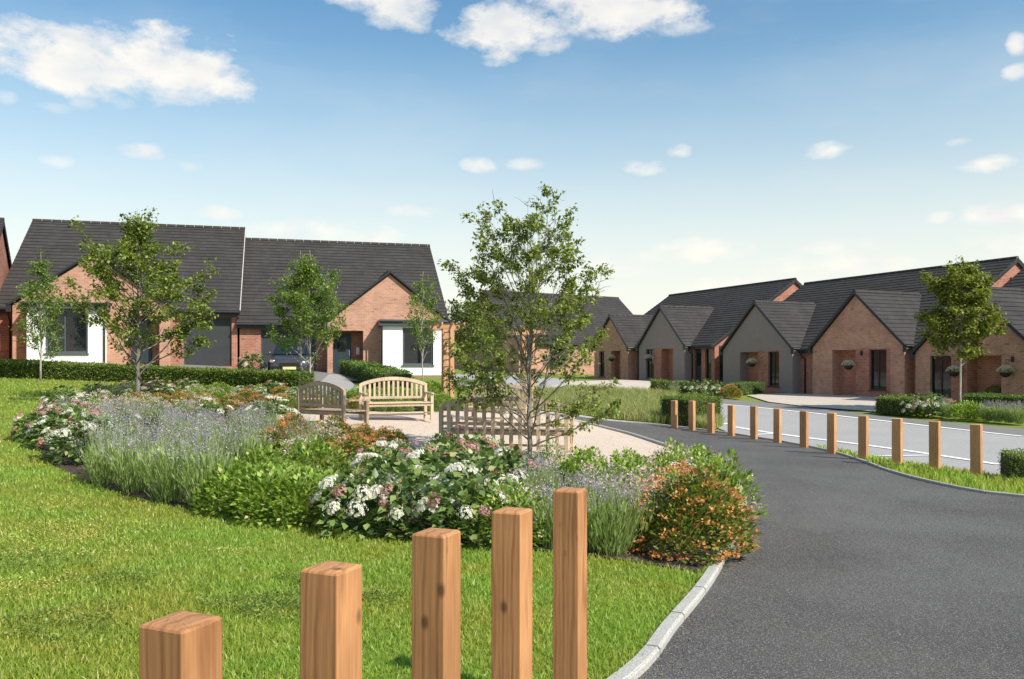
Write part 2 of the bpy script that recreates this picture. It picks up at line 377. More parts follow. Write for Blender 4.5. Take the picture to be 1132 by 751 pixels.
def wood(name, c_dark, c_mid, c_light, ringscale=6, knots=True, rough=.6, dark_amt=.5):
    n = NT(name); tc = n.N.new('ShaderNodeTexCoord'); oi = n.N.new('ShaderNodeObjectInfo')
    ad = n.N.new('ShaderNodeVectorMath'); ad.operation = 'MULTIPLY_ADD'; n.l(tc.outputs['Object'], ad.inputs[0]); ad.inputs[1].default_value = (1,1,1)
    cm = n.N.new('ShaderNodeCombineXYZ')
    m1 = n.new('ShaderNodeMath', operation='MULTIPLY'); n.l(oi.outputs['Random'], m1.inputs[0]); m1.inputs[1].default_value = 37.
    n.l(m1.outputs[0], cm.inputs[2]); n.l(m1.outputs[0], cm.inputs[0]); n.l(cm.outputs[0], ad.inputs[2]); vec = ad.outputs[0]
    wob = n.noise(3.0, 4, .6, vec=vec, sc3=(1,1,.5)); 
    wa = n.N.new('ShaderNodeTexWave'); wa.wave_type = 'RINGS'; wa.rings_direction = 'Z'; wa.inputs['Scale'].default_value = ringscale; wa.inputs['Distortion'].default_value = 7; wa.inputs['Detail'].default_value = 3; wa.inputs['Detail Scale'].default_value = 1.2
    mp = n.N.new('ShaderNodeMapping'); mp.inputs['Scale'].default_value = (1.6,1.6,.22); mp.inputs['Location'].default_value = (.3,.22,0); n.l(vec, mp.inputs[0]); n.l(mp.outputs[0], wa.inputs[0])
    fine = n.noise(90, 4, .7, vec=vec, sc3=(1,1,.035))
    c = n.ramp(wa.outputs['Fac'], [(.0,c_mid),(.5,c_light),(.85,c_mid),(1.,c_dark)])
    c = n.mix(.35, c, n.ramp(fine, [(.35,c_dark),(.65,c_light)]))
    big = n.ramp(wob, [(.35,.86),(.65,1.1)]); c = n.mix(1, c, big, 'MULTIPLY')
    # dark drying checks along the grain
    cr = n.noise(34, 3, .6, vec=vec, sc3=(1,1,.03)); ck = n.ramp(cr, [(.62,1.0),(.68,.38)]); c = n.mix(dark_amt, c, n.mix(1, c, ck, 'MULTIPLY'))
    if knots:
        vo = n.N.new('ShaderNodeTexVoronoi'); vo.inputs['Scale'].default_value = 7; mp2 = n.N.new('ShaderNodeMapping'); mp2.inputs['Scale'].default_value = (1,1,.6); n.l(vec, mp2.inputs[0]); n.l(mp2.outputs[0], vo.inputs[0])
        kn = n.ramp(vo.outputs['Distance'], [(.06,.22),(.16,1.0)]); c = n.mix(.8, c, n.mix(1, c, kn, 'MULTIPLY'))
    tone = n.N.new('ShaderNodeMapRange'); n.l(oi.outputs['Random'], tone.inputs[0]); tone.inputs[3].default_value = .86; tone.inputs[4].default_value = 1.10
    cc = n.N.new('ShaderNodeCombineColor'); n.l(tone.outputs[0], cc.inputs[0]); n.l(tone.outputs[0], cc.inputs[1]); n.l(tone.outputs[0], cc.inputs[2]); c = n.mix(1, c, cc.outputs[0], 'MULTIPLY')
    n.col(c); n.rough(rough); n.bump(fine, .35, .003); M[name] = n.m; return n.m
wood('oak', (.29,.125,.048), (.43,.20,.080), (.52,.26,.11), ringscale=4)
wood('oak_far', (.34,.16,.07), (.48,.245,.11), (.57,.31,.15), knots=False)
wood('teak_pale', (.36,.26,.165), (.53,.40,.27), (.64,.51,.36), ringscale=3, knots=False, dark_amt=.3)
wood('teak_grey', (.24,.175,.11), (.36,.27,.18), (.47,.36,.25), ringscale=3, knots=False, dark_amt=.3)  # darker tone of the pale teak, for the left bench alone
wood('larch', (.38,.18,.08), (.52,.28,.14), (.60,.35,.19), ringscale=3, knots=False)
def ground(name, base, var, scale, speck=None, bump=.3, bscale=60, rough=.9, speck_scale=220, patches=None):
    n = NT(name); f = n.noise(scale, 8, .65)
    c = n.ramp(f, [(.3, tuple(x*(1-var) for x in base)), (.7, tuple(x*(1+var) for x in base))])
    if patches:
        c = n.mix(n.ramp(n.noise(patches[0], 5, .6), [(.45,0.),(.65,1.)]), c, patches[1])
    if speck:
        vo = n.N.new('ShaderNodeTexVoronoi'); vo.inputs['Scale'].default_value = speck_scale; tc = n.N.new('ShaderNodeTexCoord'); n.l(tc.outputs['Object'], vo.inputs[0])
        sp = n.N.new('ShaderNodeSeparateColor'); n.l(vo.outputs['Color'], sp.inputs[0])
        c = n.mix(n.ramp(sp.outputs[0], [(.80,0.),(.88,1.)]), c, speck[0]); c = n.mix(n.ramp(sp.outputs[1], [(.75,0.),(.85,1.)]), c, speck[1])
    n.col(c); n.rough(rough); n.bump(n.noise(bscale, 5, .7), bump, .01); M[name] = n.m
ground('asphalt', (.082,.076,.070), .30, .55, speck=((.25,.24,.23),(.03,.03,.03)), bump=.7, bscale=120, speck_scale=165, patches=(.28,(.11,.105,.10)))
ground('road', (.33,.32,.305), .07, .5, speck=((.42,.41,.39),(.25,.245,.24)), bump=.3, speck_scale=90)
ground('road_dark', (.185,.18,.172), .08, .6, bump=.3)
ground('paving_pale', (.50,.43,.36), .08, .8, bump=.15, speck=((.55,.5,.44),(.38,.33,.28)), speck_scale=30)
ground('gravel', (.56,.45,.355), .10, 1.2, speck=((.74,.64,.53),(.32,.24,.18)), bump=.8, bscale=70, speck_scale=75)
ground('soil', (.060,.043,.032), .45, 6, speck=((.16,.12,.09),(.02,.015,.012)), bump=1., bscale=40, speck_scale=45)
ground('turf', (.16,.215,.028), .25, 1.2, bump=.8, bscale=30, patches=(.35,(.16,.17,.028)))
ground('kerb_stone', (.40,.385,.35), .12, 3, bump=.3, bscale=80, speck=((.5,.49,.45),(.25,.24,.22)), speck_scale=160)
ground('line_paint', (.78,.77,.74), .06, 4, bump=.1)
ground('ground_far', (.07,.10,.03), .3, .1, bump=.2)
def leafmat(name, stops, trans=.35, rough=.5, spec=.35, patch=None):
    """colour from the per-leaf attribute 'rnd'"""
    n = NT(name); at_ = n.N.new('ShaderNodeAttribute'); at_.attribute_name = 'rnd'
    c = n.ramp(at_.outputs['Fac'], stops)
    if patch: c = n.mix(n.ramp(n.noise(patch[0],4,.6), [(.42,0.),(.62,patch[2])]), c, n.mix(1, c, patch[1], 'MULTIPLY'))
    n.col(c); n.rough(rough); n.b.inputs['Specular IOR Level'].default_value = spec
    tr = n.N.new('ShaderNodeBsdfTranslucent'); mm = n.mix(1, c, (1.25,1.35,.7), 'MULTIPLY'); n.l(mm, tr.inputs[0])
    ms = n.N.new('ShaderNodeMixShader'); ms.inputs[0].default_value = trans; n.l(n.b.outputs[0], ms.inputs[1]); n.l(tr.outputs[0], ms.inputs[2]); n.l(ms.outputs[0], n.out.inputs[0])
    M[name] = n.m; return n.m
leafmat('grass', [(0,(.17,.24,.035)),(.5,(.275,.41,.058)),(.85,(.43,.56,.13)),(1,(.70,.70,.38))], .5, patch=(.6,(1.32,.90,1.0),.85))
leafmat('meadow', [(0,(.16,.24,.04)),(.4,(.28,.35,.09)),(.6,(.46,.42,.22)),(1,(.68,.52,.38))], .45)
leafmat('leaf_tree', [(0,(.06,.09,.016)),(.5,(.18,.23,.038)),(1,(.38,.42,.11))], .42, rough=.35)
leafmat('leaf_birch', [(0,(.08,.135,.026)),(.5,(.17,.25,.05)),(1,(.31,.38,.10))], .45)
leafmat('leaf_maple', [(0,(.06,.08,.014)),(.5,(.17,.20,.030)),(1,(.38,.39,.075))], .4)
leafmat('leaf_hedge', [(0,(.08,.12,.024)),(.5,(.16,.22,.042)),(1,(.28,.35,.08))], .4)
leafmat('leaf_hedge_bright', [(0,(.06,.12,.02)),(.5,(.12,.20,.03)),(1,(.2,.30,.05))], .3)
leafmat('leaf_hydrangea', [(0,(.05,.09,.024)),(.5,(.11,.175,.045)),(.8,(.21,.29,.08)),(1,(.38,.43,.16))], .25, rough=.42, spec=.4)
leafmat('leaf_bright', [(0,(.09,.16,.022)),(.5,(.24,.35,.05)),(.85,(.42,.54,.11)),(1,(.58,.48,.30))], .42)
leafmat('leaf_mid', [(0,(.05,.09,.018)),(.5,(.15,.22,.04)),(1,(.33,.40,.10))], .38)
leafmat('leaf_russet', [(0,(.06,.10,.02)),(.5,(.15,.21,.04)),(.85,(.33,.37,.08)),(1,(.45,.22,.08))], .35)
leafmat('lavender_stem', [(0,(.15,.21,.07)),(.5,(.32,.40,.14)),(1,(.45,.52,.24))], .4)
leafmat('petal_lavender', [(0,(.22,.17,.27)),(.5,(.37,.31,.42)),(1,(.54,.50,.58))], .3)
leafmat('petal_white', [(0,(.52,.55,.42)),(.5,(.74,.72,.68)),(1,(.84,.72,.74))], .3)
leafmat('petal_rose', [(0,(.38,.13,.13)),(.5,(.50,.24,.23)),(1,(.66,.44,.42))], .3)
leafmat('petal_orange', [(0,(.46,.15,.05)),(.5,(.66,.27,.085)),(1,(.80,.46,.20))], .35)
leafmat('petal_pink', [(0,(.52,.30,.38)),(.5,(.72,.52,.58)),(1,(.85,.76,.76))], .35)
leafmat('petal_yellow', [(0,(.5,.4,.08)),(1,(.75,.65,.25))], .35)
def bark(name, a, b):
    n = NT(name); f = n.noise(14, 6, .65, sc3=(1,1,.35)); n.col(n.ramp(f, [(.35,a),(.65,b)])); n.rough(.85); n.bump(f, .5, .01); M[name] = n.m
bark('bark', (.10,.085,.068), (.27,.24,.20)); bark('bark_pale', (.25,.22,.18), (.48,.43,.37))
def glass():
    n = NT('window_glass'); n.col((.012,.016,.018)); n.rough(.03); n.b.inputs['Specular IOR Level'].default_value = .9
    tr = n.N.new('ShaderNodeBsdfTransparent'); tr.inputs[0].default_value = (.75,.82,.84,1)
    ms = n.N.new('ShaderNodeMixShader'); ms.inputs[0].default_value = .45; n.l(n.b.outputs[0], ms.inputs[1]); n.l(tr.outputs[0], ms.inputs[2]); n.l(ms.outputs[0], n.out.inputs[0])
    M['glass'] = n.m
glass()
def door_mat(name, c):
    n = NT(name); tc = n.N.new('ShaderNodeTexCoord'); wa = n.N.new('ShaderNodeTexWave'); wa.wave_type='BANDS'; wa.bands_direction='X'; wa.wave_profile='SAW'; wa.inputs['Scale'].default_value = 1.6; wa.inputs['Distortion'].default_value = 0
    n.l(tc.outputs['Object'], wa.inputs[0]); g = n.ramp(wa.outputs['Fac'], [(0,.2),(.05,1.),(.95,1.),(1.,.2)])
    n.col(n.mix(1, c, n.ramp(n.noise(2,4), [(.3,.9),(.7,1.1)]), 'MULTIPLY')); n.rough(.45); n.bump(g, .6, .01); M[name] = n.m
door_mat('garage_door', (.045,.047,.05)); door_mat('front_door', (.03,.045,.055))

# ------------------------------------------------------------------ the ground, path, road
def px_line(pts): return [P(*p) for p in pts]
kerb_near = [(-6.4,-6.),(-4.4,-2.8),(-2.3,.4),(-.75,2.9)] + px_line([(683,751),(740,688),(777,645),(797,613),(806,594),(817,570),(821,548),(811,531),(793,518),(767,504),(720,489),(690,479.5),(654,470.5),(620,464),(585,459),(545,455)])
KN = smooth_line(kerb_near, 6)
path_far_px = [(1131,547),(1080,541),(1020,529),(980,518),(950,507),(915,497),(875,489),(830,481.5),(790,476),(745,470.5),(700,466),(650,460.5),(610,456),(560,451.5)]
path_right = [(13,-6),(13.5,2),(12,7.5),(10,11)] + px_line(path_far_px)
KF = smooth_line(path_right, 6)
def base_ground():
    ax = np.concatenate([[-900,-500,-300,-180,-120,-80,-60], np.arange(-45,45.1,.75), [60,80,120,180,300,500,900]])
    ay = np.concatenate([[-300,-120,-60,-30], np.arange(-12,80.1,.75), [90,110,140,180,260,400,900]])
    X, Y = np.meshgrid(ax, ay); V = np.stack([X.ravel(), Y.ravel(), H(X.ravel(), Y.ravel())-.07], 1)
    nx = len(ax); i, j = np.meshgrid(np.arange(nx-1), np.arange(len(ay)-1)); b = (j*nx+i).ravel()
    me = mesh_np('ground', V, np.stack([b,b+1,b+nx+1,b+nx],1), smooth=True)
    tag(link('ground', me, M['turf']), kind='structure')
base_ground()
hedge_px = [(-40,414),(40,417),(120,420),(200,423),(270,426),(345,430)]
lawn_poly = KN + px_line([(500,440),(420,436),(345,431),(270,427),(200,424),(120,421),(40,418),(-30,416)]) + [(-34,28),(-34,-6)]
sheet('lawn', lawn_poly, -.03, M['turf'])
path_poly = KN + KF[::-1]
sheet('path', path_poly, -.045, M['asphalt'])
bed_front = px_line([(42,492),(50,505),(68,518),(95,530),(140,546),(190,557),(240,567),(320,578),(400,587),(480,596),(560,604),(640,611),(700,619),(748,627),(775,631)])
i0 = min(range(len(KN)), key=lambda i: (KN[i][0]-P(797,606)[0])**2+(KN[i][1]-P(797,606)[1])**2)
i1 = min(range(len(KN)), key=lambda i: (KN[i][0]-P(600,461)[0])**2+(KN[i][1]-P(600,461)[1])**2)
kpart = KN[i0:i1+1]
bed_back = px_line([(560,456),(520,452),(497,444),(470,438),(420,437),(360,437),(300,436),(230,433),(170,433),(125,434),(98,440),(72,452),(50,472)])
bed_poly = smooth_line(bed_front, 4) + kpart + bed_back
sheet('planting_bed', bed_poly, -.012, M['soil'])
gk0 = min(range(len(KN)), key=lambda i: (KN[i][0]-P(775,508)[0])**2+(KN[i][1]-P(775,508)[1])**2)
gravel_poly = KN[gk0:i1+1] + px_line([(560,458),(500,455),(440,456),(380,455),(330,456),(305,462),(300,470),(330,482),(400,492),(440,500),(500,512),(560,523),(640,533),(690,533),(740,526),(775,517)])
sheet('gravel_circle', gravel_poly, .008, M['gravel'])
meadow_poly = px_line([(560,449.5),(610,454),(650,458.5),(700,464),(745,468.5),(790,474),(800,469),(778,462),(772,450),(742,441.5),(700,436),(650,433),(600,436),(570,440)])
sheet('meadow_strip', meadow_poly, -.03, M['turf'])
verge_poly = KF[-70:][0:0] + px_line([(1131,545.5),(1080,539.5),(1020,527.5),(980,516.5),(950,505.8),(915,496),(898,492),(930,497.5),(960,503.5),(1010,511),(1080,522),(1131,531)]) + [(18,16),(22,9),(16,2),(14,3.5),(12.6,7.8),(10.4,11.2)]
sheet('verge', verge_poly, -.03, M['turf'])
road_poly = px_line([(1131,532),(1080,523),(1010,512),(960,504.5),(930,498.5),(898,492.3),(875,487.9),(830,480.6),(806,477),(792,471.5),(779,461),(773,449.5),(742,441),(700,435.5),(650,432.5),(600,435),(540,430),(500,424),(500,413),(560,413),(640,421),(700,428),(722,436.5),(780,438.5),(850,445),(900,450.5),(970,459),(1060,467.5),(1131,473.5)]) + [(34,24),(34,8),(22.6,9)]
sheet('car_park', road_poly, -.04, M['road'])
sheet('road', px_line([(690,427),(722,436.3),(780,438.3),(850,444.8),(900,450.3),(970,458.8),(1060,467.3),(1131,473.3)])+[(34,23),(33.5,21)]+px_line([(1131,480.5),(1000,466),(872,452.5),(800,446),(742,440.5),(690,433)]), -.03, M['road_dark'])
sheet('paving', px_line([(825,436.5),(870,434.5),(930,436),(992,439.5),(988,456),(900,449.7),(850,444)]), -.02, M['paving_pale'])
sheet('paving', px_line([(640,421),(700,420),(722,422),(716,430),(722,436),(690,434),(650,432),(600,430)]), -.015, M['paving_pale'])
sheet('driveway', px_line([(196,406),(272,406.5),(300,420),(345,430),(395,432),(372,412),(300,410.5),(285,414),(268,408.5)]), .0, M['road_dark']) if False else None
def line_strip(pts, w, off=-.026):
    pts = smooth_line(pts, 4) if len(pts) > 2 else pts
    sub = []
    for a, b in zip(pts[:-1], pts[1:]):
        n = max(1, int(math.dist(a,b)/.4)); sub += [(a[0]+(b[0]-a[0])*k/n, a[1]+(b[1]-a[1])*k/n) for k in range(n)]
    sub.append(pts[-1]); A = np.array(sub); T = np.gradient(A, axis=0); T /= np.linalg.norm(T,axis=1,keepdims=True); Nn = np.stack([-T[:,1],T[:,0]],1)
    Lp, Rp = A+Nn*w/2, A-Nn*w/2
    V = np.concatenate([np.column_stack([Lp, H(Lp[:,0],Lp[:,1])+off]), np.column_stack([Rp, H(Rp[:,0],Rp[:,1])+off])]); n = len(A)
    return V, [(i, i+n, i+n+1, i+1) for i in range(n-1)]
mk = MB()
for pts in ([(742,441.3),(800,446.5),(872,453.2),(1000,467),(1131,481.3)], [(812,471),(872,480.5),(980,494),(1104,512)], [(957,503),(1028,502)], [(824,480.5),(862,477.5)], [(789,469.5),(808,467)]):
    mk.poly(*line_strip(px_line(pts), .16 if len(pts) < 3 else .19))
tag(mk.build('road_marking', M['line_paint']), kind='structure')
def kerb(name, line, w, top, gap=.012, unit=.9, mat=None, drop=.2):
    """row of short kerb stones with open joints"""
    A = np.array(line); seg = np.linalg.norm(np.diff(A,axis=0),axis=1); S = np.concatenate([[0],np.cumsum(seg)]); mb = MB(); s = 0
    while s < S[-1]-.05:
        e = min(s+unit-gap, S[-1]); q = np.linspace(s, e, 4); X = np.interp(q, S, A[:,0]); Y = np.interp(q, S, A[:,1])
        T = np.stack([np.gradient(X), np.gradient(Y)],1); T /= np.linalg.norm(T,axis=1,keepdims=True); Nn = np.stack([-T[:,1],T[:,0]],1)
        Z = H(X,Y); vs = []; jit = random.uniform(-.003,.003)
        c = w*.16
        for i in range(4):
            for (o, z) in ((-w/2,-drop),(-w/2,top-c),(-w/2+c,top),(w/2-c,top),(w/2,top-c),(w/2,-drop)):
                vs.append((X[i]+Nn[i,0]*o, Y[i]+Nn[i,1]*o, Z[i]+z+jit))
        fs = [(i*6+k, i*6+k+1, i*6+7+k, i*6+6+k) for i in range(3) for k in range(5)] + [(0,1,2,3,4,5),(23,22,21,20,19,18)]
        mb.poly(vs, fs); s += unit
    o = mb.build(name, mat or M['kerb_stone']); tag(o, kind='structure'); return o
kcut = min(range(len(KN)), key=lambda i: (KN[i][0]-P(806,530)[0])**2+(KN[i][1]-P(806,530)[1])**2)
kerb('kerb', KN[:kcut+1], .115, .012, gap=.022, unit=.92)
kerb('kerb', KN[kcut:], .09, .075, gap=.006)
kerb('kerb', KF[18:], .06, .0, unit=.92)

# ------------------------------------------------------------------ houses
def facade(outline, holes, regions, y0, thick):
    bm = bmesh.new(); f = bm.faces.new([bm.verts.new((x,0,z)) for x,z in outline])
    def cut(ax, v):
        co = [0,0,0]; no = [0,0,0]; co[ax] = v; no[ax] = 1
        bmesh.ops.bisect_plane(bm, geom=bm.verts[:]+bm.edges[:]+bm.faces[:], plane_co=co, plane_no=no, dist=1e-5)
    for (a,b,c,d) in list(holes)+[r[:4] for r in regions]:
        cut(0,a); cut(0,b); cut(2,c); cut(2,d)
    kill = []
    for f in bm.faces:
        c = f.calc_center_median()
        if any(a < c.x < b and cc < c.z < d for (a,b,cc,d) in holes): kill.append(f)
        else:
            for r in regions:
                if r[0] < c.x < r[1] and r[2] < c.z < r[3]: f.material_index = r[4]
    bmesh.ops.delete(bm, geom=kill, context='FACES')
    r = bmesh.ops.extrude_face_region(bm, geom=bm.faces[:]); vs = [v for v in r['geom'] if isinstance(v, bmesh.types.BMVert)]
    for v in vs: v.co.y += thick
    bmesh.ops.recalc_face_normals(bm, faces=bm.faces[:])
    for v in bm.verts: v.co.y += y0
    return bm
def bm_build(bm, name, mats, parent):
    me = bpy.data.meshes.new(name); bm.to_mesh(me); bm.free(); return link(name, me, mats, parent)
def slope(mb, e0, e1, r0, r1, step=.3, lift=.028, under=.09):
    e0,e1,r0,r1 = map(Vector,(e0,e1,r0,r1)); N = (e1-e0).cross(r0-e0).normalized()
    if N.z < 0: N = -N
    n = max(2, int(round((r0-e0).length/step)))
    for i in range(n):
        a0, a1 = e0.lerp(r0,i/n), e1.lerp(r1,i/n); b0, b1 = e0.lerp(r0,(i+1)/n), e1.lerp(r1,(i+1)/n)
        mb.poly([a0,a1,a1+N*lift,a0+N*lift,b0+N*.004,b1+N*.004,a0-N*under,a1-N*under,b0-N*under,b1-N*under],
                [(0,1,2,3),(3,2,5,4),(0,3,4,8,6),(1,7,9,5,2),(6,8,9,7)] + ([(6,7,1,0)] if i==0 else []))
def window(parent, x0, x1, z0, z1, y, frame=.06, mullions=(), transoms=(), mat=None, sill=True, deep=1.6, curtain=False):
    mb = MB(); t = .07; mat = mat or M['trim_dark']
    mb.box(x0,x0+frame,y,y+t,z0,z1).box(x1-frame,x1,y,y+t,z0,z1).box(x0+frame,x1-frame,y,y+t,z0,z0+frame).box(x0+frame,x1-frame,y,y+t,z1-frame,z1)
    for m_ in mullions: mb.box(m_-.03,m_+.03,y+.002,y+t-.002,z0+frame,z1-frame)
    for (a,b,zz) in transoms: mb.box(a,b,y+.004,y+t-.004,zz-.03,zz+.03)
    w = MB(); w.v, w.f = mb.v, mb.f
    o = w.build('window', mat, parent)
    MB().box(x0+frame*.6,x1-frame*.6,y+.03,y+.042,z0+frame*.6,z1-frame*.6).build('pane', M['glass'], o)
    if sill: MB().box(x0-.05,x1+.05,y-.16,y+.02,z0-.05,z0-.002).build('sill', mat, o)
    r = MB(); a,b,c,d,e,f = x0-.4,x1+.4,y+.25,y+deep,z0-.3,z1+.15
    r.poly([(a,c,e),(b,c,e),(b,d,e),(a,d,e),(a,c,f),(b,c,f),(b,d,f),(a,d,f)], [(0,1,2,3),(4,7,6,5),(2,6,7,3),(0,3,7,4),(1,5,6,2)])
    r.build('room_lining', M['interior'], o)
    if curtain:
        cu = MB(); n = 14
        for (ca, cb) in ((x0+.02, x0+(x1-x0)*.2),(x1-(x1-x0)*.2, x1-.02)):
            vs = []; 
            for k in range(n+1):
                xx = ca+(cb-ca)*k/n; yy = y+.15+.03*math.sin(k*2.2)
                vs += [(xx,yy,z0+.02),(xx,yy,z1-.02)]
            cu.poly(vs, [(2*k,2*k+2,2*k+3,2*k+1) for k in range(n)])
        cu.build('curtain', M['soffit'], o)
    return o
def recess(parent, x0, x1, z1, y0, depth, matside, door=True, dmat='front_door', dl=False):
    r = MB(); y1 = y0+depth
    r.box(x0-.12,x0,y0+.003,y1,0,z1).box(x1,x1+.12,y0+.003,y1,0,z1).box(x0-.12,x1+.12,y1+.001,y1+.12,0,z1)
    r.each('porch_wall', M[matside], parent)
    MB().box(x0-.12,x1+.12,y0+.003,y1+.12,z1+.002,z1+.05).build('porch_ceiling', M['soffit'], parent)
    if door:
        xc = x0+.47 if dl else (x0+x1)/2; w = .42 if dl else min(.48,(x1-x0)/2-.08)
        d = MB().box(xc-w,xc+w,y1-.06,y1-.002,.05,z1-.1).build('door', M[dmat], parent)
        MB().box(xc+w*.75,xc+w*.82,y1-.1,y1-.06,.95,1.2).build('handle', M['chrome'], d)
        MB().box(xc-w*.5,xc+w*.5,y1-.072,y1-.061,1.15,z1-.3).build('pane', M['glass'], d)
def house(origin, ang, x0, x1, zb, label, group, eave, ridge, D=6.9, setb=.6, wallmat='brick_red', porches=(), main_open=(), over_l=.12, over_r=.12, cat='house', pipes=(), pale=False):
    xc = (x0+x1)/2; c, s = math.cos(ang), math.sin(ang)
    root = empty('brick_house', (origin[0]+c*xc, origin[1]+s*xc, zb), ang); tag(root, label, cat, group)
    X0, X1 = x0-xc, x1-xc; B = 2*D-setb; sl = (ridge-eave)/(D-setb)
    dz = .12  # roof sits above wall plate
    holes = [(o['x0']-xc,o['x1']-xc,o['z0'],o['z1']) for o in main_open]
    bm_build(facade([(X0,-.6),(X1,-.6),(X1,eave-.02),(X0,eave-.02)], holes, [], setb, .3), 'front_wall', [M[wallmat]], root)
    e = MB()
    for (xa, xb) in ((X0, X0+.25),(X1-.25, X1)):
        ya = setb+.302; za = eave+sl*.302-.05
        e.poly([(xa,ya,-.6),(xa,B,-.6),(xa,B,eave-.05),(xa,D,ridge-.14),(xa,ya,za),(xb,ya,-.6),(xb,B,-.6),(xb,B,eave-.05),(xb,D,ridge-.14),(xb,ya,za)],
               [(0,4,3,2,1),(5,6,7,8,9),(0,1,6,5),(1,2,7,6),(2,3,8,7),(3,4,9,8),(4,0,5,9)])
    e.each('end_wall', M[wallmat], root)
    MB().box(X0+.25,X1-.25,B-.3,B,-.6,eave-.05).build('back_wall', M[wallmat], root)
    rf = MB(); ov = .28; ze = eave-ov*sl
    slope(rf, (X0-over_l,setb-ov,ze+dz), (X1+over_r,setb-ov,ze+dz), (X0-over_l,D,ridge), (X1+over_r,D,ridge))
    slope(rf, (X1+over_r,B+ov,ze+dz), (X0-over_l,B+ov,ze+dz), (X1+over_r,D,ridge), (X0-over_l,D,ridge))
    roof = rf.build('roof', M['roof'], root)
    def ridge_line(a, b):
        a, b = Vector(a), Vector(b); L_ = (b-a).length; d = (b-a)/L_; t = MB(); k = 0
        while k < L_-.1:
            t.tube([a+d*(k+.012), a+d*min(k+.44, L_)], .115, 8); k += .45
        t.build('ridge_tiles', M['roof'], roof); MB().tube([a+d*.02, b-d*.02], .102, 8).build('ridge_mortar', M['mortar'], roof)
    ridge_line((X0-over_l,D,ridge-.02),(X1+over_r,D,ridge-.02))
    bg = MB(); 
    if pale: MB().bar((X1+over_r+.012,setb-ov+.02,ze+dz+.0),(X1+over_r+.012,D,ridge+.0),.035,.09).build('mortar_verge', M['mortar'], root)
    for xs in (X0-over_l+.02, X1+over_r-.02):
        bg.bar((xs,setb-ov+.02,ze+dz-.12),(xs,D,ridge-.12),.03,.16); bg.bar((xs,B+ov-.02,ze+dz-.12),(xs,D,ridge-.12),.03,.16)
    bg.each('bargeboard', M['trim_dark'], root)
    spans = []; cur = X0-over_l
    for p in sorted(porches, key=lambda p: p['xc']):
        a, b = p['xc']-p['half']-xc-.1, p['xc']+p['half']-xc+.1
        if a > cur: spans.append((cur, a))
        cur = max(cur, b)
    if cur < X1+over_r: spans.append((cur, X1+over_r))
    g = MB(); fa = MB()
    for a, b in spans:
        y = setb-ov-.06; z = ze+dz-.03
        g.tube([(a,y,z-.03),(b,y,z-.03)], .06, 8); fa.box(a+.01,b-.01,setb-ov+.005,setb-ov+.03,z-.2,z-.02)
        fa.box(a+.01,b-.01,setb-ov+.031,setb-.003,z-.2,z-.185)
    if g.v: g.each('gutter', M['trim_dark'], root); fa.each('fascia', M['trim_dark'], root)
    dp = MB()
    for px_ in pipes: dp.tube([(px_-xc,setb-ov-.05,ze+dz-.1),(px_-xc,setb-ov-.05,ze-.2),(px_-xc,setb-.06,ze-.42),(px_-xc,setb-.06,-.1)], .04, 8)
    if dp.v: dp.each('downpipe', M['trim_dark'], root, smooth=True)
    for o in main_open:
        a,b,z0,z1 = o['x0']-xc,o['x1']-xc,o['z0'],o['z1']
        if o['k'] == 'win': window(root, a, b, z0, z1, setb+.1, mullions=o.get('m',()))
        elif o['k'] == 'garage':
            d = MB().box(a+.06,b-.06,setb+.12,setb+.17,z0+.01,z1-.06).build('garage_door', M['garage_door'], root)
            MB().box((a+b)/2-.06,(a+b)/2+.06,setb+.08,setb+.12,.95,1.0).build('handle', M['chrome'], d)
            MB().box(a,a+.06,setb+.1,setb+.18,z0,z1).box(b-.06,b,setb+.1,setb+.18,z0,z1).box(a+.06,b-.06,setb+.1,setb+.18,z1-.06,z1).build('garage_frame', M['trim_slate'], root)
        else:
            d = MB().box(a+.05,b-.05,setb+.12,setb+.17,z0+.01,z1-.05).build('door', M['front_door'], root)
            MB().box(a+.2,b-.2,setb+.108,setb+.119,1.1,z1-.25).build('pane', M['glass'], d); MB().box(b-.16,b-.12,setb+.06,setb+.12,.95,1.2).build('handle', M['chrome'], d)
    for p in porches:
        bw = p.get('barge',.13); q = p['xc']-xc; hf = p['half']; ap = p['apex']; m2 = [M[p['mat']], M['brick_red']]
        sp = (ap-eave)/hf
        holes = [(o['x0']-xc,o['x1']-xc,o['z0'],o['z1']) for o in p['open']]
        regs = [(r[0]-xc,r[1]-xc,r[2],r[3],1) for r in p.get('red',())]
        bm_build(facade([(q-hf,-.6),(q+hf,-.6),(q+hf,eave-.03),(q,ap-.06),(q-hf,eave-.03)], holes, regs, 0, .3), 'gable_wall', m2, root)
        MB().box(q-hf,q-hf+.25,.302,setb-.002,-.6,eave-.05).box(q+hf-.25,q+hf,.302,setb-.002,-.6,eave-.05).each('side_wall', M[p['mat']], root)
        yend = setb+(ap-eave)/sl+.1; r = MB(); o_ = .14; ez = eave-sp*o_
        slope(r, (q-hf-o_,yend,ez+dz), (q-hf-o_,-.14,ez+dz), (q,yend,ap+dz-.02), (q,-.14,ap+dz-.02))
        slope(r, (q+hf+o_,-.14,ez+dz), (q+hf+o_,yend,ez+dz), (q,-.14,ap+dz-.02), (q,yend,ap+dz-.02))
        r.build('gable_roof', M['roof'], root); 
        ridge_line((q,-.13,ap+dz-.04),(q,yend-.25,ap+dz-.04))
        b = MB()
        for sx in (-1,1):
            b.bar((q+sx*(hf+o_),-.15+.001*sx,ez+dz-.06),(q,-.15+.001*sx,ap+dz-.06),.03,bw)
            b.box(q+sx*(hf+.02) if sx>0 else q-hf-.22, q+sx*(hf+.22) if sx>0 else q-hf-.02, -.145, -.12, eave-.34, eave-.05)
        b.each('bargeboard', M['trim_dark'], root)
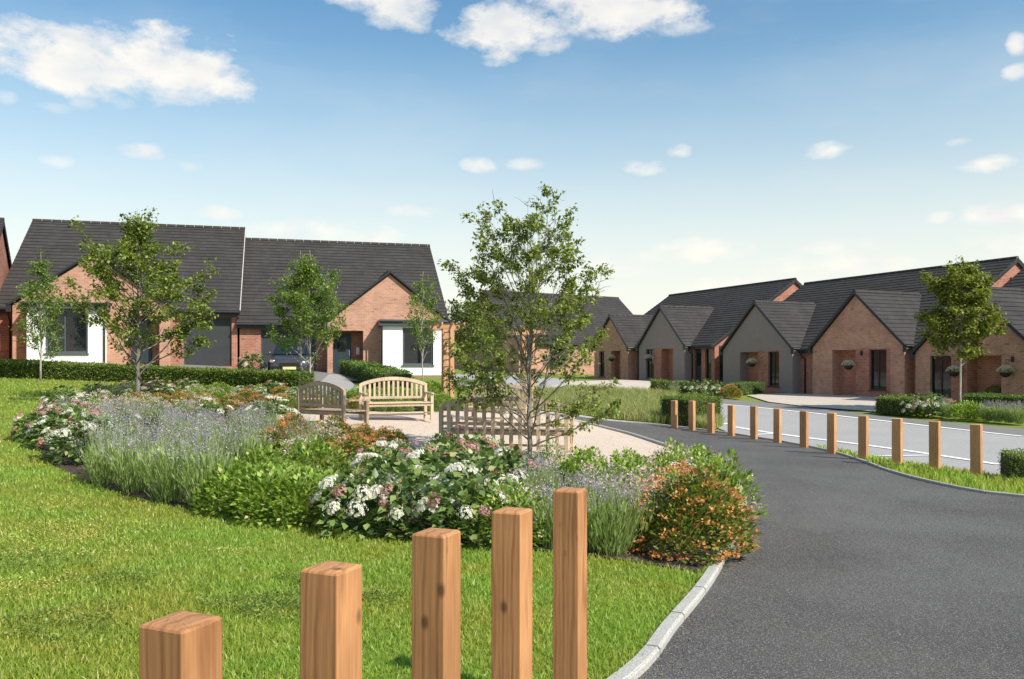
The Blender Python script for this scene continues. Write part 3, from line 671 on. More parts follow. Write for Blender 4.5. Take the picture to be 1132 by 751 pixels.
        gg = MB()
        for sx in (-1,1): gg.tube([(q+sx*(hf+o_+.05),-.13,ez+dz-.06),(q+sx*(hf+o_+.05),setb-.1,ez+dz-.06)], .055, 8)
        gg.each('gutter', M['trim_dark'], root)
        for o in p['open']:
            a,b_,z0,z1 = o['x0']-xc,o['x1']-xc,o['z0'],o['z1']
            if o['k'] == 'win': window(root, a, b_, z0, z1, .12, mullions=(a+(b_-a)*.45,), curtain=o.get('curtain',False))
            else: recess(root, a, b_, z1, .3, .5 if p.get('barge') else 1.3, o['mat'], dl=p.get('barge') is not None)
        for (mx, mz) in p.get('meter',()): MB().box(mx-xc-.11,mx-xc+.11,-.0,.0,0,0) if False else MB().box(mx-xc-.1,mx-xc+.1,1.40,1.595,mz,mz+.36).build('meter_box', M['white_plastic'], root, bevel=.02)
        for (mx, mz) in p.get('lamp',()): MB().box(mx-xc-.04,mx-xc+.04,-.1,-.003,mz,mz+.22).build('wall_light', M['trim_dark'], root, bevel=.01)
    return root, xc
RO, RA = (16.8, 42), math.atan2(-.914,.405)
GR = 'bungalows of the right hand row'
W = lambda a,b,z0,z1,**k: dict(k='win',x0=a,x1=b,z0=z0,z1=z1,**k)
RC = lambda a,b,z1,mat: dict(k='rec',x0=a,x1=b,z0=-.3,z1=z1,mat=mat)
DR = lambda a,b: dict(k='door',x0=a,x1=b,z0=-.2,z1=2.2)
house(RO, RA, -10.9, 3.35, .27, 'bungalow with one grey rendered and one brown brick gable, nearest complete one of the row', GR, 2.42, 6.68, over_l=.04,
  porches=[dict(xc=-7.35,half=2.95,apex=4.98,mat='render_grey',open=[RC(-8.74,-7.16,2.24,'render_grey'),W(-6.33,-5.45,.32,2.24)],red=[(-7.16,-5.4,-.6,2.3)],lamp=()),
           dict(xc=0.0,half=2.9,apex=4.98,mat='brick_buff',open=[RC(-1.54,0,2.24,'brick_buff'),W(.84,1.87,.3,2.22,curtain=True)],red=[(0,2.1,-.6,2.28)],lamp=[(.4,1.95)])],
  main_open=[], wallmat='brick_red', pipes=(-4.05,))
house(RO, RA, -25.9, -11.9, .62, 'bungalow farther up the row with grey gable and small brown brick gable', GR, 2.46, 6.72,
  porches=[dict(xc=-16.9,half=2.7,apex=4.98,mat='render_grey',open=[W(-18.73,-17.73,.3,2.24),RC(-16.86,-15.49,2.24,'brick_red')],red=[(-17.73,-16.86,-.6,2.3)],meter=[(-16.4,1.0)]),
           dict(xc=-23.5,half=2.45,apex=4.75,mat='brick_buff',open=[W(-25.2,-24.4,.3,2.2),RC(-23.4,-22.1,2.2,'brick_red')],red=[],meter=[(-22.9,1.0)])],
  main_open=[DR(-20.9,-20.0), DR(-14.05,-13.25), W(-12.85,-12.25,.2,2.2)], wallmat='brick_red', pipes=(-14.15,))
house(RO, RA, 4.0, 18.0, -.08, 'bungalow at the right edge with brown brick gable behind the round crowned tree', GR, 2.42, 6.66, over_l=.04,
  porches=[dict(xc=6.35,half=2.85,apex=4.98,mat='brick_buff',open=[W(4.27,5.35,.3,2.24,curtain=True),RC(6.12,7.69,2.22,'brick_red')],red=[(5.35,6.12,-.6,2.3)],meter=[(6.9,.75)],lamp=[(8.2,1.95)]),
           dict(xc=13.6,half=2.9,apex=4.98,mat='render_grey',open=[RC(12.1,13.7,2.24,'render_grey'),W(14.4,15.4,.3,2.24)],red=[(13.7,15.5,-.6,2.3)])],
  wallmat='brick_red')
LO, LA = (-5.8, 40.8), R(15)
GL = 'bungalows beyond the hedge on the left'
def left_bay(root, xc, x0, x1, ztop, win, mull, pipe_left, zb=-.15):
    a, b = x0-xc, x1-xc; y = -.8; wx0, wx1, wz0, wz1 = win[0]-xc, win[1]-xc, win[2], win[3]
    bay = bm_build(facade([(a,.17+zb),(b,.17+zb),(b,ztop-.3),(a,ztop-.3)], [(wx0,wx1,wz0,wz1)], [], y, .25), 'bay_wall', [M['render_white']], root)
    MB().box(a,a+.2,y+.252,-.002,.17+zb,ztop-.3).box(b-.2,b,y+.252,-.002,.17+zb,ztop-.3).each('bay_side_wall', M['render_white'], root)
    MB().box(a+.02,b-.02,y+.02,-.002,-.6,.17+zb-.002).build('bay_plinth', M['brick_red'], root)
    MB().box(a-.16,b+.16,y-.18,-.002,ztop-.295,ztop).build('bay_roof', M['trim_slate'], root, bevel=.012)
    MB().tube([(a-.2,y-.22,ztop-.08),(b+.2,y-.22,ztop-.08)], .05, 8).each('gutter', M['trim_dark'], root)
    xs = a-.05 if pipe_left else b+.05
    MB().tube([(xs,y-.1,ztop-.2),(xs,y-.045,ztop-.5),(xs,y-.045,0)], .035, 8).each('downpipe', M['trim_dark'], root, smooth=True)
    window(root, wx0, wx1, wz0, wz1, y+.09, frame=.09, mullions=[m_-xc for m_ in mull[0]], transoms=[(t[0]-xc,t[1]-xc,t[2]) for t in mull[1]], mat=M['trim_slate'], deep=1.2)
GD = lambda a,b: dict(k='garage',x0=a,x1=b,z0=-.1,z1=2.18)
r2, xc2 = house(LO, LA, -6.85, 2.95, 1.25, 'bungalow with buff brick gable and white bay window behind the timber pergola', GL, 2.55, 7.2, setb=1.0,
  porches=[dict(xc=0.0,barge=.06,half=2.9,apex=4.86,mat='brick_buff',open=[RC(-2.65,-1.25,2.12,'brick_red')],red=[])],
  main_open=[GD(-5.9,-3.4)], wallmat='brick_red', pipes=())
left_bay(r2, xc2, -.42, 2.42, 2.62, (.5,1.95,.5,2.25), ((),()), True)
MB().box(-1.52-xc2,-1.36-xc2,.72,.797,1.0,1.35).build('meter_box', M['white_plastic'], r2, bevel=.02)
r1, xc1 = house(LO, LA, -16.9, -6.95, 1.80, 'bungalow with buff gable, white bay and grey garage at the far left of the hedge', GL, 2.55, 7.2, setb=1.0,
  porches=[dict(xc=-12.9,barge=.06,half=3.15,apex=4.78,mat='brick_buff',open=[RC(-11.5,-10.2,2.15,'brick_red')],red=[])],
  main_open=[GD(-9.25,-7.4)] if False else [GD(-9.3,-7.2)], wallmat='brick_red', pipes=(-16.4,), pale=True)
left_bay(r1, xc1, -15.3, -12.35, 2.62, (-14.6,-12.95,.45,2.4), ((-13.85,),((-14.5,-13.85,1.1),)), False)
# other buildings: neighbour at the far left, one behind it, one closing the view in the middle
NO, NA = (-23.3+.0, 39.8), R(22)
house((-19.25,33.2), R(24), -11, -1.15, 1.75, 'red brick house with dark verge cut off by the left edge', None, 2.7, 6.5, D=6.2, setb=.3, wallmat='brick_red')
house((-33,62), R(10), -8, 6.5, 2.1, 'distant dark roofed house seen in the gap at the far left', None, 2.6, 7.2, D=6, setb=.3, wallmat='brick_red')
house((3.2,73.2), R(32), -2.9, 12.4, 1.25, 'orange brick house closing the view behind the middle tree', None, 2.5, 7.2, D=6.2, setb=.3, wallmat='brick_buff',
   main_open=[W(.2,2.2,.5,2.1),W(5,6.4,.5,2.1)])

# ------------------------------------------------------------------ plants: template leaves
LEAF = np.array([(0,0,0),(-.32,.42,.07),(.32,.42,.07),(0,1,-.08),(0,.45,0)]); LEAF_F = np.array([(0,4,1),(1,4,3),(0,2,4),(2,3,4)])
LEAF2 = np.array([(0,0,0),(-.33,.5,.05),(.33,.5,.05),(0,1,0)]); LEAF2_F = np.array([(0,3,1),(0,2,3)])
def unit_dirs(n, zmin=-1, rng=RNG):
    z = rng.uniform(zmin, 1, n); a = rng.uniform(0, 2*PI, n); r = np.sqrt(np.maximum(0,1-z*z)); return np.stack([r*np.cos(a), r*np.sin(a), z], 1)
def leaves(name, Pn, D, size, T=LEAF, Fc=LEAF_F, smooth=False, roll=None, up=None, rnd=None):
    n = len(Pn); Bm = basis(D, up=up, roll=RNG.uniform(-.7,.7,n) if roll is None else roll)
    V, Fx, rn = replicate(T, Fc, Pn, Bm, RNG.random(n) if rnd is None else rnd, scale=size)
    return V, Fx, rn
def dome_points(n, rx, ry, h, z0=.04, lumps=6, shell=.55):
    """points in the outer layer of a lumpy mound; returns points and outward directions"""
    d = unit_dirs(n, -.05); rr = RNG.uniform(shell, 1, n)**.6
    la = unit_dirs(lumps, .0); lump = 1 + .34*np.max(np.clip(d@la.T, 0, 1)**8, axis=1) - .22
    p = d*rr[:,None]*lump[:,None]*np.array([rx,ry,h-z0]); p[:,2] = np.maximum(p[:,2],0)+z0
    # fuller low down
    low = p[:,2] < h*.5; p[low,:2] *= 1.0
    return p, d
def merged(*sets):
    V = np.concatenate([s[0] for s in sets]); off = 0; Fs = []; Rn = np.concatenate([s[2] for s in sets])
    for s in sets: Fs.append(s[1]+off); off += len(s[0])
    return V, np.concatenate(Fs), Rn
def stems_set(P0, P1, w=.006):
    """flat tapering blades from P0 to P1, slightly bent: 5 verts each"""
    n = len(P0); d = P1-P0; side = np.cross(d, unit_dirs(n)); side /= np.maximum(np.linalg.norm(side,axis=1,keepdims=True),1e-9)
    bend = unit_dirs(n)*np.linalg.norm(d,axis=1,keepdims=True)*.06; mid = (P0+P1)/2+bend; ww = np.reshape(w,(-1,1)) if np.ndim(w) else w
    V = np.stack([P0-side*ww/2, P0+side*ww/2, mid-side*ww*.4, mid+side*ww*.4, P1], 1).reshape(-1,3)
    b = (np.arange(n)*5)[:,None]; Fx = np.concatenate([b+np.array([0,1,3]), b+np.array([0,3,2]), b+np.array([2,3,4])])
    return V, Fx, np.repeat(RNG.random(n),5)
def part(name, sets, mat, parent):
    V, Fx, rn = merged(*sets) if isinstance(sets, list) else sets
    return link(name, mesh_np(name, V, Fx, rnd=rn), M[mat], parent)
PETAL = np.array([(0,0,0),(-.4,.55,.1),(.4,.55,.1),(0,1,.12)])
def head_mesh(name, r, n, ps, flat=.45):
    """domed flower head made of many small florets of four petals"""
    d = unit_dirs(n, .05); p = d*np.array([r,r,r*flat])*RNG.uniform(.72,1.12,(n,1))*(1+.15*np.sin(d[:,:1]*9+d[:,1:2]*7)); Vs = []
    for k in range(4):
        a = k*PI/2+RNG.uniform(0,.6,n); t = basis(d); dirs = t[:,:,0]*np.cos(a)[:,None]+t[:,:,1]*0 + np.cross(d,t[:,:,0])*np.sin(a)[:,None] + d*.25
        Vs.append(leaves(name, p, dirs, np.full(n,ps), T=PETAL, Fc=LEAF2_F, up=d, roll=np.zeros(n)))
    V, Fx, rn = merged(*Vs); return mesh_np(name, V, Fx, rnd=rn)
HEADS_W = [head_mesh('flower_head', .102, 62, .024, .34) for _ in range(3)]
HEADS_R = [head_mesh('flower_head', .09, 60, .022, .42) for _ in range(2)]
for me in HEADS_W: me.materials.append(M['petal_white'])
for me in HEADS_R: me.materials.append(M['petal_rose'])
def p_hydrangea(w=.62, h=.85, nl=520, nw=12, nr=6):
    root = empty('hydrangea_bush'); p, d = dome_points(nl, w, w, h, lumps=7)
    dd = d*np.array([1,1,.25])+unit_dirs(nl)*.45; dd[:,2] -= .1
    S = leaves('l', p, dd, RNG.uniform(.10,.17,nl))
    q = unit_dirs(60,.1); st = stems_set(np.tile([[0,0,.02]],(60,1))+unit_dirs(60)*[.1,.1,0], q*[w*.85,w*.85,h*.9], .012)
    part('foliage', [S, st], 'leaf_hydrangea', root)
    for k in range(nw+nr):
        z = random.uniform(.30,1) if k % 3 else random.uniform(.05,.5); a = k*2.4+random.uniform(-.4,.4); r_ = math.sqrt(max(0,1-z*z*.92))
        me = random.choice(HEADS_W if k < nw else HEADS_R); o = link('flower_head', me, None, root)
        o.location = (w*r_*math.cos(a)*1.02, w*r_*math.sin(a)*1.02, h*(.12+.93*z)); n_ = Vector((math.cos(a)*r_*.9, math.sin(a)*r_*.9, z+.35)); o.rotation_euler = n_.to_track_quat('Z','Y').to_euler()
        s_ = random.uniform(.75,1.2); o.scale = (s_,s_,s_)
    return root
def p_lavender(w=.44, h=.88, n=140, spike=True, name='lavender_clump', pet='petal_lavender'):
    root = empty(name); a = RNG.uniform(0,2*PI,n); r0 = RNG.uniform(0,.16,n); out = RNG.random(n)**.7*w; hh = h*RNG.uniform(.62,1.05,n)
    P0 = np.stack([r0*np.cos(a), r0*np.sin(a), np.zeros(n)],1); P1 = np.stack([out*np.cos(a), out*np.sin(a), hh*(1-.18*(out/w)**2)],1)
    m_ = 420; b = RNG.uniform(0,2*PI,m_); ro = RNG.random(m_)**.6*w*.85; zz = RNG.uniform(.02,h*.55,m_)
    lp = np.stack([ro*np.cos(b)*(.5+zz/h),ro*np.sin(b)*(.5+zz/h),zz],1); ld = np.stack([np.cos(b)*.4,np.sin(b)*.4,np.ones(m_)],1)+unit_dirs(m_)*.35
    lf = leaves('l', lp, ld, np.stack([RNG.uniform(.03,.045,m_), RNG.uniform(.09,.15,m_), np.full(m_,.05)],1), T=LEAF2, Fc=LEAF2_F)
    part('stems', [stems_set(P0,P1,.009), lf], 'lavender_stem', root)
    k = 6; ax = P1-P0; ax /= np.linalg.norm(ax,axis=1,keepdims=True); pts = []; dirs = []
    for i in range(k):
        pts.append(P1-ax*(.016*i)+unit_dirs(n)*.005); dirs.append(ax*.5+unit_dirs(n))
    S = leaves('l', np.concatenate(pts), np.concatenate(dirs), RNG.uniform(.014,.027,n*k), T=LEAF2, Fc=LEAF2_F)
    part('flower_spikes', S, pet, root); return root
def p_leafy(name, w, h, nl, ls, mat, fl=None, nf=0, fs=.012, ncl=0, spread=.05, topz=.2):
    """small-leaved bush with optional clusters of tiny flowers over its top"""
    root = empty(name); p, d = dome_points(nl, w, w, h, lumps=9, shell=.6); dd = d+unit_dirs(nl)*.7+np.array([0,0,.25])
    q = unit_dirs(70,.0); st = stems_set(unit_dirs(70)*[.08,.08,0]+[0,0,.01], q*[w*.95,w*.95,h*1.0], .008)
    part('foliage', [leaves('l', p, dd, RNG.uniform(ls*.65,ls*1.35,nl)), st], mat, root)
    if fl:
        c = unit_dirs(ncl, topz)*[w,w,h]*RNG.uniform(.92,1.08,(ncl,1)); c[:,2] = np.maximum(c[:,2],.05)
        i = RNG.integers(0,ncl,nf); o = unit_dirs(nf)*RNG.random((nf,1))**.5*spread; o[:,2] *= .6
        part('flowers', leaves('l', c[i]+o, unit_dirs(nf,-.2), RNG.uniform(fs*.7,fs*1.4,nf), T=PETAL, Fc=LEAF2_F), fl, root)
    return root
def variants(fn, n): return [fn() for _ in range(n)]
PROTO = {
 'hyd': variants(lambda: p_hydrangea(), 3), 'hydw': variants(lambda: p_hydrangea(nw=11, nr=3, w=.55, h=.8), 2), 'hydr': variants(lambda: p_hydrangea(nw=4, nr=12, w=.55, h=.78), 2),
 'lav': variants(lambda: p_lavender(), 3), 'lavl': variants(lambda: p_lavender(w=.36,h=.72,n=150), 2),
 'bright': variants(lambda: p_leafy('green_shrub', .48, .58, 1500, .065, 'leaf_bright'), 3),
 'mid': variants(lambda: p_leafy('green_shrub', .42, .55, 1200, .055, 'leaf_mid'), 2),
 'orange': variants(lambda: p_leafy('orange_flowering_bush', .50, .64, 4200, .046, 'leaf_russet', 'petal_orange', 3000, .022, 190, .055, -.05), 3),
 'pink': variants(lambda: p_leafy('pink_flowering_bush', .46, .70, 900, .055, 'leaf_bright', 'petal_pink', 1000, .032, 70, .075, .0), 3),
 'euo': variants(lambda: p_leafy('green_shrub', .45, .62, 1100, .070, 'leaf_bright', 'petal_pink', 220, .022, 40, .05), 2),
 'wht': variants(lambda: p_leafy('white_flowering_bush', .45, .55, 1000, .060, 'leaf_mid', 'petal_white', 900, .03, 50, .07, .15), 2),
}
for lst in PROTO.values():
    for r_ in lst: r_['proto'] = 1
CATS = {'hyd':'hydrangea','hydw':'hydrangea','hydr':'hydrangea','lav':'lavender','lavl':'lavender','bright':'shrub','mid':'shrub','orange':'flowering bush','pink':'flowering bush','euo':'shrub','wht':'flowering bush'}
def plant(kind, x, y, s, label, group=None, sz=1.0, off=-.02):
    o = copy_tree(random.choice(PROTO[kind])); del o['proto']
    o.location = (x, y, h1(x,y)+off); o.rotation_euler = (0,0,random.uniform(0,2*PI)); o.scale = (s*random.uniform(.92,1.08), s*random.uniform(.92,1.08), s*sz)
    tag(o, label, CATS[kind], group); return o
# zones of the big bed: (kind, px, py at the plants' feet, group, label)
ZONES = [
 ('hyd',66,494,'left tip plants','white and rose hydrangea bush at the left tip of the bed'),
 ('hyd',88,508,'left tip plants','white and rose hydrangea bush at the left tip of the bed'),
 ('hydr',84,480,'left tip plants','white and rose hydrangea bush at the left tip of the bed'),
 ('lavl',118,472,'left tip plants','white and rose hydrangea bush at the left tip of the bed'),
 ('hydw',100,457,'back left plants','white flowered bush at the back left of the bed'),
 ('pink',150,462,'back left plants','white flowered bush at the back left of the bed'),
 ('lav',115,534,'plants of the left front edge','pale purple lavender clump along the left front edge of the bed'),
 ('lav',150,542,'plants of the left front edge','pale purple lavender clump along the left front edge of the bed'),
 ('lav',190,552,'plants of the left front edge','pale purple lavender clump along the left front edge of the bed'),
 ('lav',225,558,'plants of the left front edge','pale purple lavender clump along the left front edge of the bed'),
 ('lav',170,520,'plants of the left front edge','pale purple lavender clump along the left front edge of the bed'),
 ('lav',230,525,'plants of the left front edge','pale purple lavender clump along the left front edge of the bed'),
 ('lav',200,500,'plants of the left front edge','pale purple lavender clump along the left front edge of the bed'),
 ('lav',265,505,'plants left of the middle','lavender clump in the middle left of the bed'),
 ('lavl',230,480,'plants left of the middle','lavender clump in the middle left of the bed'),
 ('wht',255,458,'plants before the long hedge','white flowered bush at the back before the long hedge'),
 ('orange',195,452,'plants before the long hedge','orange flowered bush at the back before the long hedge'),
 ('orange',285,450,'plants before the long hedge','orange flowered bush at the back before the long hedge'),
 ('bright',215,441,'plants before the long hedge','white flowered bush at the back before the long hedge'),
 ('wht',320,444,'plants before the long hedge','white flowered bush at the back before the long hedge'),
 ('hydr',180,438,'plants before the long hedge','rose flowered bush at the back before the long hedge'),
 ('pink',140,443,'plants before the long hedge','rose flowered bush at the back before the long hedge'),
 ('mid',300,470,'plants left of the grey bench','green shrub left of the grey bench'),
 ('hyd',300,480,'plants left of the grey bench','white hydrangea left of the grey bench'),
 ('orange',320,498,'plants in front of the grey bench','orange flowered bush in front of the grey bench'),
 ('pink',360,505,'plants in front of the grey bench','orange flowered bush in front of the grey bench'),
 ('orange',400,512,'plants in front of the grey bench','orange flowered bush in front of the grey bench'),
 ('lavl',285,500,'plants left of the middle','lavender clump in the middle left of the bed'),
 ('bright',262,566,'plants of the low bright front','bright green small leaved shrub along the front edge'),
 ('bright',300,571,'plants of the low bright front','bright green small leaved shrub along the front edge'),
 ('bright',340,575,'plants of the low bright front','bright green small leaved shrub along the front edge'),
 ('bright',285,545,'plants of the low bright front','bright green small leaved shrub along the front edge'),
 ('bright',330,548,'plants of the low bright front','bright green small leaved shrub along the front edge'),
 ('mid',375,552,'plants of the low bright front','bright green small leaved shrub along the front edge'),
 ('hyd',400,583,'plants at the middle front','large leaved hydrangea with white and rose heads at the front of the bed'),
 ('hydw',455,590,'plants at the middle front','large leaved hydrangea with white and rose heads at the front of the bed'),
 ('hyd',515,594,'plants at the middle front','large leaved hydrangea with white and rose heads at the front of the bed'),
 ('hyd',430,560,'plants at the middle front','large leaved hydrangea with white and rose heads at the front of the bed'),
 ('hydw',490,562,'plants at the middle front','large leaved hydrangea with white and rose heads at the front of the bed'),
 ('hydr',420,532,'plants before the long bench','rose and white hydrangea in front of the long bench'),
 ('hydr',470,536,'plants before the long bench','rose and white hydrangea in front of the long bench'),
 ('hydr',525,545,'plants before the long bench','rose and white hydrangea in front of the long bench'),
 ('hydw',555,560,'plants before the long bench','rose and white hydrangea in front of the long bench'),
 ('wht',440,515,'plants in front of the grey bench','orange flowered bush in front of the grey bench'),
 ('euo',560,600,'plants right of front hydrangeas','yellow green shrub right of the front hydrangeas'),
 ('pink',600,590,'plants right of front hydrangeas','yellow green shrub right of the front hydrangeas'),
 ('lavl',610,602,'plants behind tallest front post','tall thin lavender near the tallest front post'),
 ('lav',655,608,'plants behind tallest front post','tall thin lavender near the tallest front post'),
 ('lav',690,612,'plants behind tallest front post','tall thin lavender near the tallest front post'),
 ('lavl',600,570,'plants behind tallest front post','tall thin lavender near the tallest front post'),
 ('lavl',640,575,'plants behind tallest front post','tall thin lavender near the tallest front post'),
 ('pink',680,588,'plants at the gravel edge','pink flowered bush between lavender and gravel circle'),
 ('pink',660,560,'plants at the gravel edge','pink flowered bush between lavender and gravel circle'),
 ('pink',715,580,'plants at the gravel edge','pink flowered bush between lavender and gravel circle'),
 ('euo',640,548,'plants at the gravel edge','leafy shrub with pink flecks between lavender and gravel circle'),
 ('euo',700,556,'plants at the kerb bend','leafy yellow green shrub at the gravel edge'),
 ('pink',740,545,'plants at the kerb bend','leafy yellow green shrub at the gravel edge'),
 ('euo',775,552,'plants at the kerb bend','leafy yellow green shrub at the gravel edge'),
 ('pink',750,565,'plants at the gravel edge','pink flowered bush between lavender and gravel circle'),
 ('orange',742,600,'plants at the kerb bend',''),
 ('orange',775,590,'plants at the kerb bend',''),
 ('wht',400,452,'low plants behind the seats','low white flowered plant behind the curved back benches'),
 ('mid',440,450,'low plants behind the seats','low green plant behind the curved back benches'),
 ('mid',375,462,'low plants behind the seats','low green plant behind the curved back benches'),
 ('bright',480,447,'low plants behind the seats','low green plant behind the curved back benches'),
 ('mid',530,456,'low plants behind the seats','low green plant behind the curved back benches'),
]
ORD = ['first','second','third','fourth','fifth','sixth','seventh','eighth','ninth','tenth','eleventh','twelfth','thirteenth','fourteenth','fifteenth','sixteenth','seventeenth','eighteenth','nineteenth','twentieth']+[f'{t}{u}' for t in ('twenty-','thirty-') for u in ('first','second','third','fourth','fifth','sixth','seventh','eighth','ninth')]
KINDTXT = {'hyd':'white and rose hydrangea','hydw':'white hydrangea bush','hydr':'rose hydrangea bush','lav':'tall pale lavender','lavl':'slender pale lavender','bright':'bright green shrub','mid':'mid green shrub','orange':'orange flowered bush','pink':'pink flowered bush','euo':'yellow green leafy shrub','wht':'small white flowered bush'}
SIZE = {'hyd':(.62,1.02),'hydw':(.56,.95),'hydr':(.5,.9),'lav':(.46,1.05),'lavl':(.42,.95),'bright':(.5,.95),'mid':(.45,.95),'orange':(.5,.9),'pink':(.48,.9),'euo':(.46,.95),'wht':(.5,.9)}
ZW = np.array([P(z[1],z[2]) for z in ZONES])
def fill_bed():
    # even scatter (dart throwing) over the bed; each spot takes the kind of its nearest zone
    pts = []; 
    inner = [p for p in gravel_poly]
    X0 = min(p[0] for p in bed_poly); X1 = max(p[0] for p in bed_poly); Y0 = min(p[1] for p in bed_poly); Y1 = max(p[1] for p in bed_poly)
    BX = np.array(smooth_line(bed_front,4)+kpart+smooth_line(bed_back,4))
    for z, (x, y) in zip(ZONES, ZW): pts.append((x, y, z))
    tries = RNG.uniform((X0,Y0),(X1,Y1),(9000,2)); okb = in_poly(tries[:,0],tries[:,1],bed_poly) & ~in_poly(tries[:,0],tries[:,1],inner)
    for (x, y) in tries[okb]:
        edge = np.min(np.hypot(BX[:,0]-x, BX[:,1]-y))
        if edge < (.42 if y < 18 else .3): continue
        kk = np.argsort((ZW[:,0]-x)**2+((ZW[:,1]-y)*.8)**2); z = ZONES[int(kk[0 if random.random() < .62 else random.choice((1,2,3))])]; r0 = SIZE[z[0]][0]
        if all((x-a)**2+(y-b)**2 > (.62*(r0+SIZE[c[0]][0]))**2 for a,b,c in pts): pts.append((x,y,z))
    G0 = np.array(inner)
    pts = [p for p in pts if not in_poly(np.array([p[0]]),np.array([p[1]]),inner)[0]]
    ob = P(757,607); pts = [p for p in pts if math.dist(p[:2], ob) > .85 and not (p[2][0] in ('lav','lavl') and math.dist(p[:2], ob) < 1.25)]
    pts.sort(key=lambda p: p[0]/p[1])
    seen = {}
    for (x, y, z) in pts:
        kind, _, _, g, _l = z; key = (CATS[kind], KINDTXT[kind], g); seen[key] = seen.get(key,0)+1
        tot = sum(1 for q in pts if KINDTXT[q[2][0]] == KINDTXT[kind] and q[2][3] == g)
        lab = KINDTXT[kind]+' among the '+g if tot == 1 else f'{KINDTXT[kind]}, {ORD[seen[key]-1]} from left among the {g}'
        s = random.uniform(.82,1.12)
        dist_k = float(np.interp(math.hypot(x,y), [9,14,20,26], [1.0,.95,.72,.62]))
        plant(kind, x, y, s*SIZE[kind][1]*max(dist_k,.8), lab, g, sz=dist_k/max(dist_k,.8))
    print('plants', len(pts))
fill_bed()
# the big orange bush overhanging the kerb and its green neighbour
x, y = P(757,607); o = plant('orange', x, y, 1.42, 'large orange flowering bush bulging over the pale kerb', sz=.95); 
x, y = P(797,572); plant('euo', x, y, 1.05, 'fresh green shrub leaning out over the path beside the orange bush', sz=1.25)
for px, py, sc_, t in ((655,607,.95,'wispy lavender just right of the tallest looking near post'),(676,611,1.0,'wispy lavender halfway between near posts and orange bush'),(697,606,.95,'wispy lavender beside the large orange bush')):
    x, y = P(px, py); plant('lav', x, y, sc_, t, 'wispy lavender left of the large orange bush')
x, y = P(668,590); plant('pink', x, y, .9, 'pink flowered bush behind the wispy lavender')

# ------------------------------------------------------------------ grass
def grass_stuff(name, poly, n, label, mat='grass', h=(.026,.056), rmin=1.5, rmax=40, azr=(-62,62), exclude=(), w0=.0028, wk=.0010, hk=.0012, density=None, off=-.03):
    """individual blades, fewer and broader with distance"""
    if density is None:
        r = np.exp(RNG.uniform(math.log(rmin), math.log(rmax), n)); a = np.radians(RNG.uniform(azr[0], azr[1], n)); X, Y = r*np.sin(a), r*np.cos(a)
    else:
        xs = [p[0] for p in poly]; ys = [p[1] for p in poly]; X = RNG.uniform(min(xs),max(xs),n); Y = RNG.uniform(min(ys),max(ys),n); r = np.hypot(X,Y)
    ok = in_poly(X, Y, poly)
    for e in exclude: ok &= ~in_poly(X, Y, e)
    X, Y, r = X[ok], Y[ok], r[ok]; m_ = len(X); Z = H(X,Y)+off-.004
    patch = .8+.4*(np.sin(X*1.7+np.sin(Y*2.1))*np.cos(Y*1.3+X*.6)*.5+.5)
    hh = RNG.uniform(h[0],h[1],m_)*patch*(1+hk*r*8); w = w0+wk*r; a = RNG.uniform(0,2*PI,m_); lean = RNG.uniform(.15,.85,m_)*hh
    la = RNG.uniform(0,2*PI,m_)
    B = np.stack([X,Y,Z],1); sd = np.stack([np.cos(a),np.sin(a),np.zeros(m_)],1)*w[:,None]/2
    ln = np.stack([np.cos(la)*lean,np.sin(la)*lean,np.zeros(m_)],1)
    mid = B+ln*.3+np.stack([0*X,0*X,hh*.6],1); tip = B+ln+np.stack([0*X,0*X,hh],1)
    V = np.stack([B-sd,B+sd,mid-sd*.8,mid+sd*.8,tip],1).reshape(-1,3); b = (np.arange(m_)*5)[:,None]
    Fx = np.concatenate([b+np.array([0,1,3]),b+np.array([0,3,2]),b+np.array([2,3,4])])
    rn = np.clip(RNG.beta(2.2,2.6,m_)+(RNG.random(m_)>.985)*.6,0,1)
    o = link(name, mesh_np(name, V, Fx, rnd=np.repeat(rn,5)), M[mat]); tag(o, label, 'grass', kind='stuff'); return o
grass_stuff('lawn_grass', lawn_poly, 900000, 'bright mown grass of the curved lawn around the bed', exclude=(bed_poly,))
grass_stuff('verge_grass', verge_poly, 130000, 'strip of grass between path and far row of posts', rmin=9, rmax=34, azr=(0,60), h=(.06,.11))
def patch_stuff(name, blobs, n, size, mat, label, hz=(.0,.045), flat=True):
    Ps = []
    for (px, py, rad, w) in blobs:
        x, y = P(px, py); k = int(n*w); a = RNG.uniform(0,2*PI,k); q = np.sqrt(RNG.random(k))*rad*(1+.35*np.sin(a*3+px)); Ps.append(np.stack([x+q*np.cos(a), y+q*np.sin(a)*.9],1))
    A = np.concatenate(Ps); ok = in_poly(A[:,0],A[:,1],lawn_poly) & ~in_poly(A[:,0],A[:,1],bed_poly); A = A[ok]; m_ = len(A)
    Pn = np.column_stack([A, H(A[:,0],A[:,1])-.03+RNG.uniform(hz[0],hz[1],m_)]); D = unit_dirs(m_); D[:,2] = np.abs(D[:,2])*.5
    V, Fx, rn = leaves('l', Pn, D, RNG.uniform(size*.6,size*1.3,m_), T=LEAF2, Fc=LEAF2_F)
    tag(link(name, mesh_np(name, V, Fx, rnd=rn), M[mat]), label, 'ground cover', kind='stuff')
patch_stuff('clover', [(300,668,.42,.3),(345,640,.25,.12),(60,690,.5,.2),(130,640,.35,.12),(420,660,.2,.08),(20,620,.5,.18)], 5200, .022, 'leaf_mid', 'darker green clover patches in the near lawn', hz=(.02,.062))
patch_stuff('dry_moss', [(40,600,.9,.45),(95,585,.6,.2),(10,650,.5,.2),(250,610,.25,.05),(60,560,.5,.1)], 4200, .016, 'petal_yellow', 'ochre yellow flecked patch in the left of the lawn', hz=(.02,.058))
